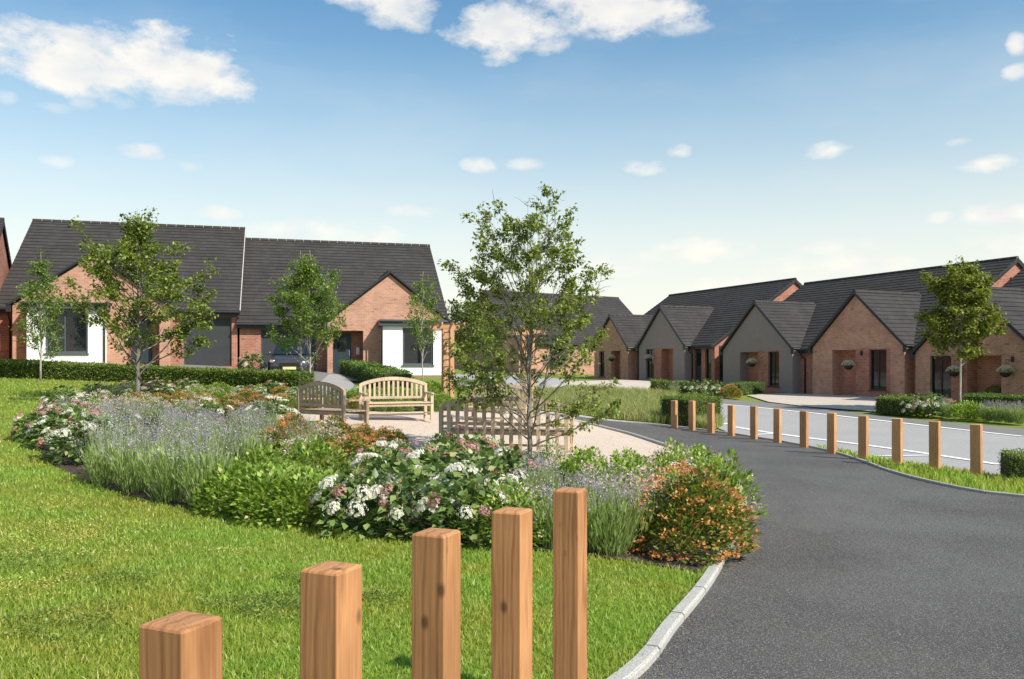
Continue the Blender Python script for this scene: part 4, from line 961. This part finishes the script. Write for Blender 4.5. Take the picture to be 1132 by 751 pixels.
def litter():
    A = np.array(KN[6:kcut+4]); S = np.concatenate([[0],np.cumsum(np.linalg.norm(np.diff(A,axis=0),axis=1))]); k = 420; s_ = RNG.uniform(0,S[-1],k)
    X = np.interp(s_,S,A[:,0])+np.abs(RNG.normal(0,.10,k))+.08; Y = np.interp(s_,S,A[:,1])-.02
    X = np.concatenate([X, RNG.uniform(1.5,8,90)]); Y = np.concatenate([Y, RNG.uniform(4,15,90)]); ok = in_poly(X,Y,path_poly); X, Y = X[ok], Y[ok]; m_ = len(X)
    D = unit_dirs(m_); D[:,2] *= .12; V, Fx, rn = leaves('l', np.column_stack([X,Y,H(X,Y)-.040]), D, RNG.uniform(.012,.032,m_), T=LEAF2, Fc=LEAF2_F, roll=RNG.uniform(-.2,.2,m_))
    tag(link('leaf_litter', mesh_np('leaf_litter', V, Fx, rnd=rn), M['leaf_litter']), 'small dry leaves and bits along the kerb on the path', 'leaf litter', kind='stuff')
leafmat('leaf_litter', [(0,(.10,.07,.04)),(.5,(.24,.17,.08)),(1,(.36,.30,.14))], .1)
litter()
def meadow():
    poly = meadow_poly
    grass_stuff('meadow_grass', poly, 60000, 'tall pale meadow grass with seed heads beyond the path', mat='meadow', h=(.22,.48), density=1, w0=.008, wk=.0004, hk=0)
meadow()

# ------------------------------------------------------------------ trees
def tree(name, x, y, Ht, prof, n_limb, n_leaf, ls, lmat, bmat, label, cat='tree', group=None, trunk_r=.05, base=.15, elev=(35,65), n_twig=8, twig=.32, stems=1, inner=.3, gaps=.1, clump=.07, lean=0):
    """prof: list of (height fraction, crown radius)"""
    root = empty(name, (x, y, h1(x,y)-.04)); tag(root, label, cat, group); t = MB(); tips = []
    ph = [p[0] for p in prof]; pr = [p[1] for p in prof]
    for st in range(stems):
        bx, by = ((0,0) if stems == 1 else (random.uniform(-.3,.3), random.uniform(-.15,.15)))
        wob = [(bx+lean*k/8+random.uniform(-.02,.02)*k**.5, by+random.uniform(-.02,.02)*k**.5, Ht*.97*k/10) for k in range(11)]
        rad = [max(.005, trunk_r*(1-.93*k/10)**1.1) for k in range(11)]; rad[0] *= 1.25
        t.tube(wob, rad, 8); tw = [Vector(w) for w in wob]
        def on(f):
            f = min(max(f*10/.97,0),9.999); i = int(f); return tw[i].lerp(tw[i+1], f-i)
        for L_ in range(n_limb//stems):
            f = base + (.93-base)*((L_+random.random()*.8)/(n_limb//stems))**.9; az = L_*2.399+random.uniform(-.4,.4)+st
            fe = min(1, f+.14); R_ = float(np.interp(fe, ph, pr))*random.uniform(.78,1.12)
            p = on(f*.94); el = R(random.uniform(*elev)); pts = [p]; Lh = R_/max(.35,math.cos(el))*.9
            for k in range(1,6):
                e2 = el + R(5)*k*random.uniform(-.4,1); a2 = az+random.uniform(-.18,.18)
                pts.append(pts[-1]+Vector((math.cos(a2)*math.cos(e2), math.sin(a2)*math.cos(e2), math.sin(e2)))*Lh/5)
            r0 = max(.006, trunk_r*.42*(1-f*.75)); t.tube(pts, [r0*(1-.16*k) for k in range(6)], 5, caps=False)
            nt_ = max(3, int(n_twig*min(1, .12+1.0*R_/max(pr))))
            for j in range(nt_):
                q = .22+.78*(j+random.random())/nt_; i = min(4,int(q*5)); o = pts[i].lerp(pts[i+1], q*5-i)
                ta = az+random.choice((-1,1))*random.uniform(.3,1.2); te = R(random.uniform(0,60)); tl = twig*random.uniform(.5,1.2)
                dirv = Vector((math.cos(ta)*math.cos(te), math.sin(ta)*math.cos(te), math.sin(te))); e = o+dirv*tl
                t.tube([o, o.lerp(e,.5)+Vector((0,0,.02)), e], [.006,.004,.002], 3, caps=False)
                if q < inner and random.random() < .75: continue
                if random.random() < gaps: continue
                for u in (.45,.7,.9,1.0): tips.append((o.lerp(e,u), dirv))
            tips.append((pts[-1], (pts[-1]-pts[-2]).normalized()))
        for k in range(4): tips.append((on(random.uniform(.8,.97)), Vector((0,0,1))))
    t.build('trunk', M[bmat], root, smooth=True)
    TP = np.array([tuple(a) for a,b in tips]); TD = np.array([tuple(b) for a,b in tips]); i = RNG.integers(0,len(TP),n_leaf)
    off = RNG.normal(0,clump,(n_leaf,3)); off[:,2] *= .8; dd = TD[i]*.6+unit_dirs(n_leaf)*.9+np.array([0,0,-.25])
    tmp = leaves('l', TP[i]+off, dd, RNG.uniform(ls*.6,ls*1.3,n_leaf)*np.ones(n_leaf))
    part('crown', tmp, lmat, root); return root
x, y = at(585, 14.2)[:2]
tree('young_tree', x, y, 4.28, [(0,1.1),(.1,1.5),(.22,1.7),(.4,1.55),(.6,1.35),(.75,1.25),(.88,.9),(1,.3)], 74, 18500, .064, 'leaf_tree', 'bark', 'slim airy tree with small leaves in front of the long bench', trunk_r=.042, base=.08, n_twig=13, twig=.30, clump=.045, inner=.55, gaps=.36, group='young trees around the green', elev=(12,64))
x, y = at(152, 22.5)[:2]
tree('young_tree', x, y, 5.3, [(0,.9),(.15,1.8),(.3,2.1),(.5,2.3),(.65,1.6),(.8,.75),(.9,.3),(1,.08)], 64, 14500, .095, 'leaf_tree', 'bark', 'wide airy tree with grey trunk in front of the left bungalow', trunk_r=.065, base=.14, n_twig=11, twig=.45, clump=.07, inner=.4, gaps=.32, group='young trees around the green', elev=(10,52))
x, y = at(45, 32.2)[:2]
tree('birch_tree', x, y, 4.95, [(0,.2),(.2,.6),(.4,1.0),(.6,.8),(.8,.35),(1,.05)], 40, 5200, .10, 'leaf_birch', 'bark_pale', 'small narrow birch before the white bay at the far left', trunk_r=.04, base=.12, twig=.28, clump=.09, group='young trees around the green')
x, y = at(338, 31.0)[:2]
tree('birch_tree', x, y, 5.1, [(0,.4),(.15,1.1),(.35,1.6),(.55,1.15),(.75,.5),(.9,.2),(1,.05)], 60, 11500, .105, 'leaf_birch', 'bark_pale', 'bushy pointed birch with two pale stems before the parked grey car', trunk_r=.04, base=.12, twig=.36, clump=.09, stems=2, group='young trees around the green')
x, y = at(467, 33.0)[:2]
tree('birch_tree', x, y, 4.55, [(0,.2),(.25,.6),(.45,.8),(.65,.7),(.85,.4),(1,.1)], 30, 2600, .095, 'leaf_birch', 'bark_pale', 'thin sparse birch in front of the right white bay', trunk_r=.03, base=.2, twig=.28, clump=.08, group='young trees around the green')
x, y = at(1062, 32.5)[:2]
tree('maple_tree', x, y, 5.95, [(0,.2),(.28,.3),(.36,.8),(.5,1.35),(.65,1.5),(.8,1.2),(.92,.8),(1,.3)], 66, 15500, .13, 'leaf_maple', 'bark_pale', 'dense round crowned tree on a thin pale trunk before the right bungalow', trunk_r=.05, base=.3, twig=.38, clump=.09, gaps=.2, elev=(10,55), group='young trees around the green')
x, y = at(525, 52)[:2]
tree('maple_tree', x, y, 4.6, [(0,1.),(.3,2.0),(.6,1.9),(.85,1.2),(1,.3)], 50, 6500, .17, 'leaf_hedge', 'bark', 'dark green tree behind the pergola', trunk_r=.08, base=.08, twig=.5, clump=.16, elev=(10,55))

# ------------------------------------------------------------------ hedges
def hedge(pts, w, h, n, ls, mat, label, group=None, off=-.03):
    A = np.array(smooth_line(pts, 5) if len(pts) > 2 else [tuple(np.array(pts[0])*(1-k/6)+np.array(pts[1])*k/6) for k in range(7)])
    c = A.mean(0); zc = h1(*c); root = empty('clipped_hedge', (c[0],c[1],zc)); tag(root, label, 'hedge', group)
    S = np.concatenate([[0],np.cumsum(np.linalg.norm(np.diff(A,axis=0),axis=1))]); Lt = S[-1]
    T = np.gradient(A,axis=0); T /= np.linalg.norm(T,axis=1,keepdims=True); Nn = np.stack([-T[:,1],T[:,0]],1)
    core = MB(); vs = []; k_ = .86
    for i in range(len(A)):
        z = h1(*A[i])-zc
        for (o, zz) in ((-w/2*k_,0),(-w/2*k_,h*.93),(w/2*k_,h*.93),(w/2*k_,0)): vs.append((A[i,0]-c[0]+Nn[i,0]*o, A[i,1]-c[1]+Nn[i,1]*o, z+zz+off))
    core.poly(vs, [(i*4+k, i*4+k+1, i*4+5+k, i*4+4+k) for i in range(len(A)-1) for k in range(3)]+[(0,1,2,3),(len(vs)-1,len(vs)-2,len(vs)-3,len(vs)-4)])
    per = 2*h+w; end = 2*w*h; n_end = int(n*end/(end+per*Lt)); n_s = n-n_end
    s = RNG.uniform(0,Lt,n_s); u = RNG.uniform(0,per,n_s); j = 1+.0*u
    q = np.where(u<h, -w/2, np.where(u<h+w, u-h-w/2, w/2)); zz = np.where(u<h, u, np.where(u<h+w, h, u-h-w))
    nx = np.where(u<h,-1,np.where(u<h+w,0,1)); nz = np.where((u>=h)&(u<h+w),1.,0.)
    X = np.interp(s,S,A[:,0]); Y = np.interp(s,S,A[:,1]); NX = np.interp(s,S,Nn[:,0]); NY = np.interp(s,S,Nn[:,1])
    lump = 1+.05*np.sin(s*3.1)*np.sin(u*5+s)
    px_ = X+NX*q*lump; py_ = Y+NY*q*lump; D = np.stack([NX*nx,NY*nx,nz],1)
    se = RNG.integers(0,2,n_end); qe = RNG.uniform(-w/2,w/2,n_end); ze = RNG.uniform(0,h,n_end); ie = np.where(se==0,0,len(A)-1)
    px_ = np.concatenate([px_, A[ie,0]+Nn[ie,0]*qe]); py_ = np.concatenate([py_, A[ie,1]+Nn[ie,1]*qe]); zz = np.concatenate([zz*lump, ze]); D = np.concatenate([D, np.stack([T[ie,0]*(se*2-1),T[ie,1]*(se*2-1),0*qe],1)])
    zg = H(px_,py_)-zc; Pn = np.stack([px_-c[0],py_-c[1],zg+zz+off],1)+RNG.normal(0,.022,(n,3))-D*np.abs(RNG.normal(0,.03,(n,1)))
    part('foliage', leaves('l', Pn, D+unit_dirs(n)*.9, RNG.uniform(ls*.6,ls*1.3,n)), mat, root)
    core.build('woody_core', M['bark_dark'], root); return root
bark('bark_dark', (.03,.035,.015), (.05,.06,.022))
hedge(px_line([(-60,413),(0,415),(60,418),(120,420.5),(200,424),(270,427.5),(338,431)]), .8, .58, 34000, .075, 'leaf_hedge', 'long low clipped hedge running before the left bungalows')
hedge(px_line([(388,413),(410,420),(440,431)]), 1.1, .62, 7000, .07, 'leaf_hedge_bright', 'sunlit clipped hedge slanting beside the grey front path')
hedge(px_line([(746,468.5),(782,465)]), 1.3, .92, 9000, .055, 'leaf_hedge', 'square box hedge behind the farthest oak posts', 'box hedges along the road')
hedge(px_line([(722,434),(762,436)]), .8, .62, 3500, .07, 'leaf_hedge', 'low box hedge left of the white roadside flowers', 'box hedges along the road')
hedge(px_line([(812,436),(838,434)]), .7, .55, 2500, .07, 'leaf_hedge_bright', 'low hedge right of the orange roadside bush', 'box hedges along the road')
hedge(px_line([(976,456),(1003,458)]), .9, .62, 3500, .06, 'leaf_hedge', 'dark box hedge at the left end of the right bed', 'box hedges along the road')
hedge(px_line([(1068,458),(1160,461)]), .8, .72, 6500, .06, 'leaf_hedge_bright', 'low hedge before the right bungalow behind tall grasses', 'box hedges along the road')
hedge([tuple(P(1112,527)), (P(1112,527)[0]+1.6, P(1112,527)[1]-.5)], .9, .46, 6500, .04, 'leaf_hedge', 'small box hedge at the right edge beside the last oak post', 'box hedges along the road')
# roadside beds
def row(items, group):
    for (kind, px, py, s, lab) in items:
        x, y = P(px, py); plant(kind, x, y, s, lab, group)
row([('lav',745,436.5,.8,'pale grassy plant at the left of the small roadside bed'),('hydw',766,437,.9,'white hydrangea left of the middle of the small roadside bed'),('hydw',780,438,1.,'white hydrangea in the middle of the small roadside bed'),('hydw',793,438.5,.9,'white hydrangea beside the small orange roadside bush'),('orange',808,440,1.,'round yellow orange bush at the right of the small roadside bed')], 'plants in the small roadside bed')
row([('hydw',1012,459,.95,'white hydrangea next to the dark box hedge across the road'),('hydw',1028,460,1.,'white hydrangea left of the round crowned tree trunk'),('lavl',1045,461,1.,'grassy plant just left of the round crowned tree'),('orange',1050,457,.8,'orange flecked bush at the foot of the round crowned tree'),('bright',1066,463,1.1,'bright green shrub right of the round crowned tree trunk'),('bright',1078,463.5,1.,'bright green shrub between tree trunk and tall grasses'),
     ('lavl',1092,465,1.,'first tuft of tall grass right of the bright shrubs'),('lavl',1104,466,1.05,'second tuft of tall grass right of the bright shrubs'),('lavl',1116,467,1.,'third tuft of tall grass right of the bright shrubs'),('lavl',1128,468,1.05,'tuft of tall grass cut by the right edge'),('hydw',1040,456,.8,'white hydrangea behind the grassy plant across the road'),('wht',1098,457,.7,'small white flowers before the right porch'),('orange',1120,461,.8,'orange flecked bush in the bed at the right edge')], 'plants in the large roadside bed')
row([('mid',512,431,.9,'dark green shrub behind the pergola foot'),('mid',532,429,.9,'mid green shrub right of the pergola foot'),('bright',551,431,.8,'light green shrub inside the pergola opening'),('bright',478,436,.8,'light green shrub left of the pergola foot')], 'shrubs round the pergola')

# ------------------------------------------------------------------ oak posts
def post(x, y, w, h, rz, label, group, mat='oak', zoff=0):
    mb = MB(); c = w*.10; hw = w/2; vs = []
    for (k, z) in ((hw,-.25),(hw,h-c*.8),(hw-c*.25,h-c*.4),(hw-c,h-c*.06),(hw-c*2,h)):
        vs += [(-k,-k,z),(k,-k,z),(k,k,z),(-k,k,z)]
    fs = [(i*4+k, i*4+(k+1)%4, i*4+4+(k+1)%4, i*4+4+k) for i in range(4) for k in range(4)]+[(0,3,2,1),(16,17,18,19)]
    mb.poly(vs, fs); me_o = mb.build('timber_post', M[mat], None, bevel=w*.03, seg=2)
    me_o.location = (x, y, h1(x,y)+zoff); me_o.rotation_euler = (random.uniform(-.004,.004), random.uniform(-.004,.004), rz); tag(me_o, label, 'post', group); return me_o
for (px, d, lab) in ((200,2.19,'lowest cut off oak post at the bottom left, largest in view'),(366,2.77,'second oak post from the left in the near row'),(482,3.35,'middle oak post of the near row with dark grain streaks'),(566,3.86,'fourth oak post of the near row with two small knots'),(630,4.5,'tallest looking oak post of the near row, nearest the kerb')):
    x = (px-566)/F*d; g = h1(x,d); post(x, d, .142, 1.058-g, R(-24), lab, 'near row of oak posts')
RP = [(745.5,443,472),(765,443.5,474.5),(786,446,477.5),(808.5,448,480.5),(833.5,449,484),(859.5,452,488),(889,454.5,493),(919.5,456.5,499.5),(954.5,459.5,506),(992,462.5,512.5),(1033.5,465.5,519),(1079.5,469,526)]
for i, (px, t, b) in enumerate(RP):
    x, y = P(px, b); hh = min(1.05,max(.85,(b-t)/F*y)); nm = ORD[i]
    lab = 'farthest oak post of the far row, by the box hedge' if i == 0 else ('nearest oak post of the far row, at the right edge' if i == 11 else f'{nm} oak post from the left in the far row along the path')
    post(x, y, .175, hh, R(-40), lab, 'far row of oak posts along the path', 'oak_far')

# ------------------------------------------------------------------ benches
def bench(x, y, rz, Wd, mat, label, dp=.55, tall=False):
    root = empty('garden_bench', (x, y, h1(x,y)+.005), rz); tag(root, label, 'bench', 'wooden benches round the gravel circle'); m_ = M[mat]; hw = Wd/2; zs = .43
    for sx in (-1,1):
        xx = sx*(hw-.035)
        MB().box(xx-.035,xx+.035,.24,.31,0,.86).build('leg', m_, root, bevel=.006)
        MB().box(xx-.035,xx+.035,-dp+.24,-dp+.31,0,.62).build('leg', m_, root, bevel=.006)
        MB().bar((xx,.24,.645),(xx,-dp+.2,.635),.075,.035).build('armrest', m_, root, bevel=.008)
        MB().box(xx-.02,xx+.02,-dp+.312,.238,.12,.17).build('stretcher', m_, root)
    MB().box(-hw+.072,hw-.072,.245,.30,.50,.56).build('back_rail', m_, root, bevel=.005)
    crest = MB(); n = 16; vs = []
    top = lambda t: .86+.15*math.cos((t-.5)*PI)**.8 if 0 < t < 1 else .86
    for k in range(n+1):
        t = k/n; xx = -hw+.03+(Wd-.06)*t; zc = top(t)
        vs += [(xx,.245,zc-.07),(xx,.305,zc-.07),(xx,.305,zc+.012),(xx,.245,zc+.012)]
    fs = [(i*4+k, i*4+4+k, i*4+4+(k+1)%4, i*4+(k+1)%4) for i in range(n) for k in range(4)]+[(0,1,2,3),(n*4+3,n*4+2,n*4+1,n*4)]
    crest.poly(vs, fs); crest.build('crest_rail', m_, root)
    ns = max(9, int(Wd/(.17 if tall else .125))); z0_ = .10 if tall else .562; sw = .034 if tall else .026; yy0 = .308 if tall else .262
    for k in range(ns):
        t = (k+1)/(ns+1); xx = -hw+.03+(Wd-.06)*t
        MB().box(xx-sw,xx+sw,yy0,yy0+.024,z0_,top(t)-(.0 if tall else .072)).build('back_slat', m_, root)
    MB().box(-hw+.072,hw-.072,-dp+.25,-dp+.285,zs-.09,zs-.022).build('seat_rail', m_, root)
    MB().box(-hw+.072,hw-.072,.25,.285,zs-.09,zs-.022).build('seat_rail', m_, root)
    MB().box(-hw+.072,hw-.072,-.02,.02,.12,.16).build('stretcher', m_, root)
    for k in range(5):
        y0 = -dp+.22+k*(dp+.0)/5; MB().box(-hw+.005,hw-.005,y0,y0+dp/5-.018,zs-.02,zs+.004).build('seat_slat', m_, root, bevel=.004)
    return root
p = at(358, 17.8); bench(p.x+.15, p.y, R(180-37), 1.45, 'teak_grey', 'grey brown arched bench seen from behind at the left of the gravel', dp=.62)
p = at(438, 20.2); bench(p.x, p.y, R(22), 1.65, 'teak_pale', 'pale arched bench facing the viewer in the middle of the seats')
p = at(560, 15.4); bench(p.x, p.y, R(180-14), 2.35, 'teak_pale', 'long arched bench seen from behind through the slim tree', tall=True)
p = at(551, 21.8); bench(p.x, p.y, R(-18), 1.65, 'teak_pale', 'farther pale bench partly hidden behind the long bench')

# ------------------------------------------------------------------ pergola
def pillar(px, d, rz, hP, label):
    p = at(px, d); pg = empty('trellis_pillar', (p.x, p.y, p.z-.02), rz); tag(pg, label, 'trellis', 'larch trellis pillars behind the benches')
    for sy in (-1,1): MB().box(-.07,.07,sy*.42-.07,sy*.42+.07,-.4,hP).build('post', M['larch'], pg, bevel=.008)
    for k in range(9): MB().box(-.012,.012,-.348,.348,.25+k*.23,.285+k*.23).build('lattice_bar', M['larch'], pg)
    for k in range(3): MB().box(.014,.03,-.215+k*.215-.015,-.215+k*.215+.015,.2,hP-.15).build('lattice_bar', M['larch'], pg)
    for sy in (-1,1): MB().box(-.5,.5,sy*.42-.03,sy*.42+.03,hP+.002,hP+.13).build('beam', M['larch'], pg, bevel=.006)
    for sx in (-1,0,1): MB().box(sx*.38-.025,sx*.38+.025,-.62,.62,hP+.132,hP+.21).build('rafter', M['larch'], pg)
    for k in range(60):
        pass
    d_ = unit_dirs(260); q = d_*[.14,.45,1.0]*RNG.random((260,1))**.4+[0,0,1.2]; q[:,2] = np.clip(q[:,2]*1.0,.05,hP); part('climber', leaves('l', q, unit_dirs(260), RNG.uniform(.05,.09,260)), 'leaf_mid', pg) if label.startswith('right') else None
pillar(495, 28.6, R(22), 2.2, 'left larch trellis pillar beside the white bay window')
pillar(583, 29.4, R(22), 2.3, 'right larch trellis pillar behind the slim airy tree')

# ------------------------------------------------------------------ hanging baskets, topiary, fence, car
def basket(lx, lz, ly, label):
    c, s = math.cos(RA), math.sin(RA); X = RO[0]+c*lx-s*ly; Y = RO[1]+s*lx+c*ly
    root = empty('hanging_basket', (X, Y, lz), RA); tag(root, label, 'hanging basket', 'hanging baskets on the right hand row')
    MB().lathe([(.02,-.2),(.13,-.165),(.2,-.08),(.225,0),(.2,.0)], n=16).build('bowl', M['terracotta_dark'], root, smooth=True)
    d = unit_dirs(260,-.05); part('foliage', leaves('l', d*[.23,.23,.15]+[0,0,.03], d+unit_dirs(260)*.7, RNG.uniform(.04,.08,260)), 'leaf_mid', root)
    d = unit_dirs(420,.0); part('flowers', leaves('l', d*[.27,.27,.2]+[0,0,.03], d+unit_dirs(420)*.5, RNG.uniform(.05,.085,420), T=PETAL, Fc=LEAF2_F), 'petal_white', root)
    MB().bar((0,0,0),(0,0,.5),.01).build('chain', M['trim_dark'], root); MB().bar((0,-.0,.5),(0,-ly-.002,.5),.02).build('bracket', M['trim_dark'], root)
for (lx, lz, lab) in ((-22.85,2.25,'green hanging basket on the farthest brown gable'),(-17.9,2.2,'hanging basket before the window of the farther grey gable'),(-7.3,1.85,'white flowered hanging basket on the nearer grey gable'),(-.15,1.72,'green and white hanging basket on the middle brown gable'),(5.75,1.45,'hanging basket left of the round crowned tree trunk'),(8.1,1.45,'white flowered hanging basket at the right edge porch')):
    basket(lx, lz, -.32, lab)
c, s = math.cos(RA), math.sin(RA); lx, ly = 7.25, .15
tp = empty('topiary_ball', (RO[0]+c*lx-s*ly, RO[1]+s*lx+c*ly, -.08)); tag(tp, 'round clipped box ball in a dark pot in the right porch', 'topiary')
MB().lathe([(.13,0),(.17,.02),(.21,.32),(.23,.34),(.2,.36)], n=16).build('pot', M['terracotta_dark'], tp, smooth=True)
d = unit_dirs(2600); part('foliage', leaves('l', d*.33*RNG.uniform(.9,1,(2600,1))+[0,0,.64], d+unit_dirs(2600)*.8, RNG.uniform(.03,.055,2600)), 'leaf_hedge', tp)
# board fence between the two houses at the left
f0 = Vector((-24.2, 37.4, 1.75)); fn = empty('board_fence', f0, R(15)); tag(fn, 'upright board fence of pale timber at the far left edge', 'fence')
bd = MB()
for k in range(16): bd.box(k*.13,k*.13+.122,0,.02,0,2.5+.0)
fp = bd.build('board_panel', M['larch'], fn)
for k in (0,2.0): MB().box(k-.05,k+.05,.022,.12,-.3,2.45).build('post', M['larch'], fn)
for z in (.4,1.9): MB().box(.06,1.94,.024,.06,z,z+.08).build('rail', M['larch'], fn)
def LP(x, y): c, s = math.cos(LA), math.sin(LA); return (LO[0]+c*x-s*y, LO[1]+s*x+c*y)
sheet('driveway', [LP(-6.1,.97),LP(-6.4,-5.4),LP(-1.2,-5.4),LP(-1.2,.97)], -.0, M['road_dark'])
sheet('driveway', [LP(-9.5,.97),LP(-9.7,-4.6),LP(-7.4,-4.6),LP(-7.4,.97)], -.0, M['road_dark'])
sheet('front_path', px_line([(350,436),(396,434),(390,424),(377,414),(364,414),(352,424)]), .012, M['road'])
def car(x, y, rz):
    root = empty('parked_car', (x, y, h1(x,y)+.01), rz); tag(root, 'grey hatchback parked before the garage behind the bushy birch', 'car')
    # loft of cross sections along y (front at -y)
    secs = [(-2.0,.60,.28,.62),(-1.9,.76,.22,.72),(-1.2,.84,.2,.86),(-.75,.86,.2,.93),(.0,.87,.2,.95),(1.2,.87,.2,.97),(1.75,.84,.22,.95),(1.98,.74,.3,.9)]
    vs = []; ring = lambda w,z0,z1: [(-w*.92,z0),(-w,z0+.12),(-w,z0+(z1-z0)*.55),(-w*.93,z1-.04),(-w*.7,z1),(w*.7,z1),(w*.93,z1-.04),(w,z0+(z1-z0)*.55),(w,z0+.12),(w*.92,z0)]
    for (yy,w,z0,z1) in secs: vs += [(a,yy,b) for a,b in ring(w,z0,z1)]
    n = 10; fs = [(i*n+k,i*n+(k+1)%n,(i+1)*n+(k+1)%n,(i+1)*n+k) for i in range(len(secs)-1) for k in range(n)]+[tuple(range(n))[::-1],tuple((len(secs)-1)*n+k for k in range(n))]
    MB().poly(vs, fs).build('body', M['car_paint'], root, bevel=.02, smooth=True)
    cab = [(-.95,.74,.93),(-.25,.62,1.42),(1.2,.62,1.46),(1.85,.72,.95)]
    vs = [(-w,yy,z) for (yy,w,z) in cab]+[(w,yy,z) for (yy,w,z) in cab]; g = MB().poly(vs, [(0,1,2,3),(4,7,6,5),(0,4,5,1),(2,6,7,3)]); g.build('windows', M['glass_dark'], root)
    MB().poly([(-.62,-.27,1.425),(.62,-.27,1.425),(.62,1.22,1.465),(-.62,1.22,1.465),(-.6,-.2,1.47),(.6,-.2,1.47),(.6,1.15,1.505),(-.6,1.15,1.505)],[(0,3,2,1),(4,5,6,7),(0,1,5,4),(1,2,6,5),(2,3,7,6),(3,0,4,7)]).build('roof_panel', M['car_paint'], root, bevel=.015)
    for sx in (-1,1):
        for (a,b) in ((cab[0],cab[1]),(cab[2],cab[3])): MB().bar((sx*a[1],a[0],a[2]),(sx*b[1],b[0],b[2]),.07,.05).build('pillar', M['car_paint'], root)
        for yy in (-1.25,1.25):
            w = MB().tube([(sx*.70,yy,.31),(sx*.885,yy,.31)], .31, 20).build('wheel', M['black_rubber'], root, bevel=.02)
            MB().tube([(sx*.886,yy,.31),(sx*.90,yy,.31)], .2, 16).build('rim', M['chrome'], w)
        MB().bar((sx*.6,-1.935,.63),(sx*.74,-1.86,.65),.12,.10).build('headlight', M['chrome'], root)
        MB().box(sx*.93-.1,sx*.93+.1,-.75,-.66,.92,1.03).build('door_mirror', M['car_paint'], root, bevel=.02)
    MB().box(-.4,.4,-2.02,-1.985,.42,.56).build('grille', M['black_rubber'], root); MB().box(-.26,.26,-2.045,-2.022,.3,.41).build('number_plate', M['plate'], root)
    MB().box(-.62,.62,-2.01,-1.96,.22,.3).build('bumper_lip', M['black_rubber'], root)
plain('glass_dark', (.015,.018,.02), .05, spec=.8)
cx, cy = LP(-4.55,-3.0); car(cx, cy, R(12))
# small pink leaved shrub on pale stems left of the car
x, y = LP(-6.2,-2.3); o = plant('hydr', x, y, .95, 'pinkish flowering shrub beside the parked grey car', sz=1.35)
# protos out of the scene
for lst in PROTO.values():
    for r_ in lst:
        for ch in list(r_.children): bpy.data.objects.remove(ch)
        bpy.data.objects.remove(r_)
